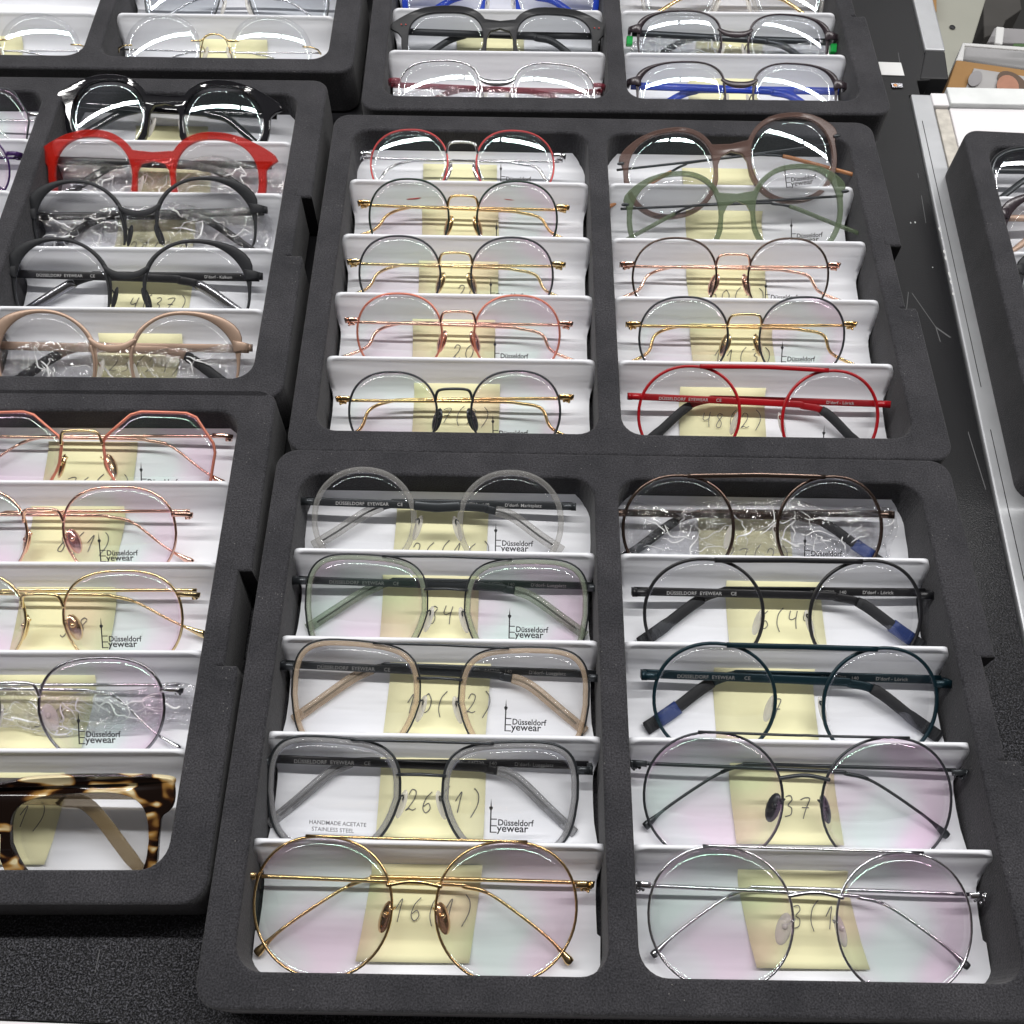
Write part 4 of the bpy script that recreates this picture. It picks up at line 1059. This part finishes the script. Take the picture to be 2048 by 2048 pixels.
# ------------------------------------------------------------------ notes
NT = 'pale yellow paper note '
for a in [
 ('F', 0, 0, 780, 986, 1060, '26(16)', NT+'reading 26(16) under the round clear eyeglasses'),
 ('F', 0, 1, 752, 966, 1240, '84', NT+'reading 84 under the pale green eyeglasses'),
 ('F', 0, 2, 764, 984, 1430, '10(+2)', NT+'reading 10(+2) under the champagne eyeglasses'),
 ('F', 0, 3, 745, 980, 1620, '26(1)', NT+'reading 26(1) under the smoke grey eyeglasses'),
 ('F', 0, 4, 712, 966, 1860, '16(1)', NT+'reading 16(1) curling up under the large gold aviator eyeglasses', None, -.07),
 ('F', 1, 0, 1388, 1592, 1080, '77(2)', NT+'under the dark rose film-wrapped eyeglasses'),
 ('F', 1, 1, 1442, 1660, 1240, '6(44', NT+'reading 6(44 under the round black metal browline eyeglasses'),
 ('F', 1, 2, 1415, 1648, 1430, '7', NT+'reading 7 under the petrol blue eyeglasses'),
 ('F', 1, 3, 1452, 1690, 1620, '37', NT+'reading 37 under the large thin black wire eyeglasses', None, .08),
 ('F', 1, 4, 1478, 1730, 1860, '3(1', NT+'reading 3(1 under the large silver wire eyeglasses', None, .12),
 ('M', 0, 0, 837, 1006, 340, '', NT+'standing against the foam behind the red wire eyeglasses'),
 ('M', 0, 1, 837, 1007, 450, '', NT+'under the dark green and gold wire eyeglasses'),
 ('M', 0, 2, 830, 1005, 565, '20', NT+'reading 20 under the black wire eyeglasses with pale gold bridge'),
 ('M', 0, 3, 817, 1000, 690, '20', NT+'reading 20 under the copper red wire eyeglasses'),
 ('M', 0, 4, 815, 1009, 840, '7(2)', NT+'reading 7(2) under the black wire eyeglasses with gold temples'),
 ('M', 1, 0, 1356, 1518, 345, '', NT+'under the askew brown eyeglasses'),
 ('M', 1, 1, 1362, 1531, 450, '', NT+'under the olive green eyeglasses'),
 ('M', 1, 2, 1366, 1542, 570, '50(1)', NT+'reading 50(1) under the rose gold wire eyeglasses'),
 ('M', 1, 3, 1372, 1556, 690, '11(3)', NT+'reading 11(3) right behind the red browline eyeglasses', None, .05),
 ('M', 1, 4, 1349, 1540, 840, '48(2)', NT+'reading 48(2) under the red browline eyeglasses'),
 ('B', 0, 3, 905, 1060, 90, '', NT+'under the charcoal eyeglasses with red dots'),
 ('B', 1, 4, 1369, 1525, 195, '', NT+'under the eyeglasses with blue temples'),
 ('B', 1, 3, 1380, 1530, 95, '', NT+'under the dark brown eyeglasses with green clips'),
 ('LB', 1, 4, 395, 545, 100, '', NT+'under the rimless eyeglasses of the top left tray'),
 ('LB', 0, 4, -100, 60, 100, '', NT+'in the extreme top left corner'),
 ('LM', 1, 0, 272, 432, 250, '', NT+'between the glossy black and the bright red eyeglasses'),
 ('LM', 1, 1, 283, 422, 355, '', NT+'under the bright red eyeglasses'),
 ('LM', 1, 2, 225, 400, 470, '21(37)', NT+'reading 21(37) under the rear matt black half-rim eyeglasses'),
 ('LM', 1, 3, 212, 392, 590, '4(37)', NT+'reading 4(37) under the film-free matt black half-rim eyeglasses'),
 ('LM', 1, 4, 176, 370, 730, '23(24)', NT+'under the matt rose gold eyeglasses'),
 ('LF', 1, 0, 78, 286, 930, '76(1)', NT+'reading 76(1) under the angular copper eyeglasses'),
 ('LF', 1, 1, 35, 252, 1100, '8(1)', NT+'reading 8(1) under the rose gold wire eyeglasses'),
 ('LF', 1, 2, 8, 238, 1270, '98', NT+'reading 98 under the pale gold wire eyeglasses', None, -.06),
 ('LF', 1, 3, -40, 185, 1450, '50', NT+'reading 50 under the silver wire eyeglasses of the left tray', None, -.06),
 ('LF', 1, 4, -125, 115, 1690, '8(1)', NT+'reading 8(1) under the chunky tortoiseshell eyeglasses', None, -.04)]:
    add_note(*a)

# ------------------------------------------------------------------ the table and its surroundings
ZT = -TH-.0004
def quad_slab(name, pts, z, th, m_, label=None, cat=None, kind=None, bevel=.0005, group=None):
    V = [Vector((x, y, z-th)) for x, y in pts]+[Vector((x, y, z)) for x, y in pts]; k = len(pts)
    o = G().add(V, [tuple(range(k))[::-1], tuple(range(k, 2*k))]+[(i, (i+1) % k, k+(i+1) % k, k+i) for i in range(k)]).build(name, m_, None, smooth=False, bevel=bevel)
    return tag(o, label, cat, group, kind)
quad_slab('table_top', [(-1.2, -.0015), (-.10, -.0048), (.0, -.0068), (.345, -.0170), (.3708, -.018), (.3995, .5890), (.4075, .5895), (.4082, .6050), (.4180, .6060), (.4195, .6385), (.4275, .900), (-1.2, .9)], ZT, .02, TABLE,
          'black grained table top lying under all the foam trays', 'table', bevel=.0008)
# white edge in front of the table
quad_slab('front_strip', [(-1.2, -.05), (.37, -.07), (.3706, -.0186), (.0, -.0074), (-.10, -.0054), (-1.2, -.0021)], ZT-.0004, .02, P['whitelam'], 'white laminate edge strip along the front of the black table', 'edge strip')
# aluminium edging along the right of the table
quad_slab('aluminium_strip', [(.3712, -.03), (.3905, -.03), (.4145, .5885), (.4000, .5888)], ZT+.0012, .012, P['alu'], 'long pale aluminium strip between the black table and the white cabinet', 'edge strip', bevel=.0012)
quad_slab('aluminium_strip', [(.4200, .6390), (.4350, .6385), (.4470, .900), (.4310, .900)], ZT+.0012, .012, P['alu'], 'short aluminium strip behind the black corner bracket at the top', 'edge strip', bevel=.0012)
quad_slab('corner_bracket', [(.4100, .6065), (.4310, .6065), (.4345, .6375), (.4200, .6380)], ZT+.0008, .016, P['dark'], 'black plastic corner bracket between the two aluminium strips', 'bracket', bevel=.001)
quad_slab('paper_label', [(.3830, .6100), (.3995, .6095), (.3995, .6240), (.3830, .6245)], ZT+.0006, .0005, P['paperwhite'], 'small blank white label stuck on the black table beside the farthest tray', 'label', bevel=.0001)
g = G(); g.box((.3880, .5955, ZT+.0002), (.3960, .6005, ZT+.0012)); sl = g.build('socket_plate', P['steel'], None, False, .0004)
tag(sl, 'tiny dark metal plate with an orange spot set in the black table', 'socket')
G().blob((.3905, .5978, ZT+.0012), (.0014, .0014, .0004)).build('orange_spot', P['orange'], sl)
for y0_, y1_ in ((.02, .30), (.33, .56)):
    f_ = lambda y: .3748+(y+.03)*.0420
    G().tube([(f_(y0_)+.003, y0_, ZT+.0013), (f_((y0_+y1_)/2)+.0032, (y0_+y1_)/2, ZT+.0013), (f_(y1_)+.003, y1_, ZT+.0013)], .00022, 5).build('seam', P['dark'], bpy.data.objects['aluminium_strip'])
g = G()
for q in range(14):
    y_ = random.uniform(.40, .47); x_ = .3720+(y_+.03)*.0465; g.blob((x_, y_, ZT+.0008), (random.uniform(.0004, .0012), random.uniform(.0006, .0022), .0003))
for q in range(10):
    g.blob((random.uniform(.352, .385), random.uniform(.3, .64), ZT+.0003), (random.uniform(.0003, .0007), random.uniform(.0003, .0009), .0002))
tag(g.build('paint_chips', P['paperwhite']), 'small white paint chips and crumbs scattered on the black table beside the aluminium strip', 'debris', kind='stuff')
# white cabinet carrying the right-hand trays
cab = empty('white_cabinet', Matrix.Translation((.42, .3, ZT-.02)))
tag(cab, 'white cabinet with beige stained edge board under the right-hand tray', 'cabinet')
def child_slab(name, pts, z, th, m_):
    o = quad_slab(name, pts, z, th, m_, bevel=.0008); o.parent = cab; o.matrix_parent_inverse = cab.matrix_world.inverted() if False else Matrix.Translation((-.42, -.3, -(ZT-.02))); return o
child_slab('cabinet_top', [(.4015, -.03), (.95, -.03), (.95, .5760), (.4255, .5760)], ZT, .03, P['whitelam'])
child_slab('edge_board', [(.3912, -.03), (.4010, -.03), (.4250, .5755), (.4155, .5755)], ZT-.0005, .03, P['beige'])
child_slab('corner_block', [(.4135, .5760), (.4248, .5760), (.4250, .5890), (.4137, .5890)], ZT+.0022, .03, P['whitelam'])
child_slab('raised_rim', [(.4256, .5768), (.95, .5740), (.95, .5920), (.4256, .5940)], ZT+.0035, .034, P['whiteworn'])
# things standing lower down behind the cabinet
def slab_px(name, pts, z, th, m_, label=None, cat=None, parent=None, kind=None):
    c = [at(px, py, z) for px, py in pts]
    o = quad_slab(name, [(p_.x, p_.y) for p_ in c], z, th, m_, label, cat, kind, bevel=.0015)
    if parent: o.parent = parent
    return o
quad_slab('floor', [(-3, -2), (5, -2), (5, 6), (-3, 6)], -.80, .02, P['floor'], kind='structure')
slab_px('leaning_board', [(1868, 215), (1905, 215), (1990, -60), (1845, -60)], -.30, .018, P['post'], 'grey green painted board with a small drilled hole, behind the corner bracket', 'board')
hb = slab_px('wooden_block', [(1858, -30), (1874, -30), (1874, 22), (1866, 26)], -.285, .02, P['card'], 'small brown wooden piece beside the grey green board', 'wood')
c = at(1905, 54, -.2985); G().blob(c, (.0035, .0040, .0006)).build('drilled_hole', P['dark'], bpy.data.objects['leaning_board']) 
# cardboard box with a printed photo
cb = slab_px('cardboard_box', [(1868, 250), (1913, 119), (2100, 146), (2100, 260)], -.20, .16, P['card'], 'brown cardboard box with a printed photo of a man on its lid', 'box')
slab_px('printed_photo', [(1905, 240), (1948, 136), (2100, 160), (2100, 250)], -.1985, .001, P['photo'], parent=cb)
c = at(2022, 172, -.1975)
def disc(c, rx, ry, rot, th=.0008, n=20):
    V = []
    for z in (0, th):
        for i in range(n):
            a = 2*math.pi*i/n; x, y = rx*math.cos(a), ry*math.sin(a); V.append(Vector((c.x+x*math.cos(rot)-y*math.sin(rot), c.y+x*math.sin(rot)+y*math.cos(rot), c.z+z)))
    return V, [tuple(range(n))[::-1], tuple(range(n, 2*n))]+[(i, (i+1) % n, n+(i+1) % n, n+i) for i in range(n)]
G().add(*disc(at(2024, 166, -.1975), .0125, .0175, .3)).build('printed_hair', P['hair'], cb, False)
G().add(*disc(at(2015, 174, -.1966), .0105, .0175, -.3)).build('printed_face', P['skin'], cb, False)
G().add(*disc(at(2022, 200, -.1970), .022, .014, 0)).build('printed_jacket', P['steel'], cb, False)
G().add(*disc(at(1950, 158, -.1970), .006, .013, -.5)).build('printed_shape', P['greypaper'], cb, False)
# acrylic rack with papers
ac = slab_px('acrylic_rack', [(1914, 117), (1926, 84), (2100, 96), (2100, 143)], -.22, .02, P['acrylic'], 'clear acrylic rack edge behind the cardboard box', 'rack')
slab_px('rack_edge', [(1912, 120), (1926, 84), (1931, 85), (1927, 121)], -.215, .025, P['paperwhite'], parent=ac)
slab_px('rack_rail', [(1926, 90), (1927, 85), (2100, 97), (2100, 104)], -.2185, .002, P['paperwhite'], parent=ac)
slab_px('paper_stack', [(1930, 112), (1934, 90), (2100, 104), (2100, 128)], -.238, .03, P['greypaper'], 'grey printed papers lying in the clear acrylic rack', 'papers')
slab_px('green_leaflet', [(2022, 96), (2028, 86), (2100, 88), (2100, 100)], -.225, .002, P['greenpaper'], 'green leaflet at the right edge above the papers', 'leaflet')
slab_px('white_card', [(1990, 85), (1993, 52), (2010, 54), (2006, 88)], -.26, .004, P['paperwhite'], 'upright white card behind the acrylic rack', 'card')
slab_px('grey_box', [(1975, 84), (1990, 54), (2100, 60), (2100, 88)], -.275, .03, P['greypaper'], 'grey box behind the white card at the right edge', 'box')
slab_px('fabric_bag', [(1968, 75), (1966, -40), (2035, -40), (2044, 18), (2012, 40), (2004, 60)], -.40, .06, P['greyfab'], 'dark grey fabric bag on the floor at the upper right', 'bag')
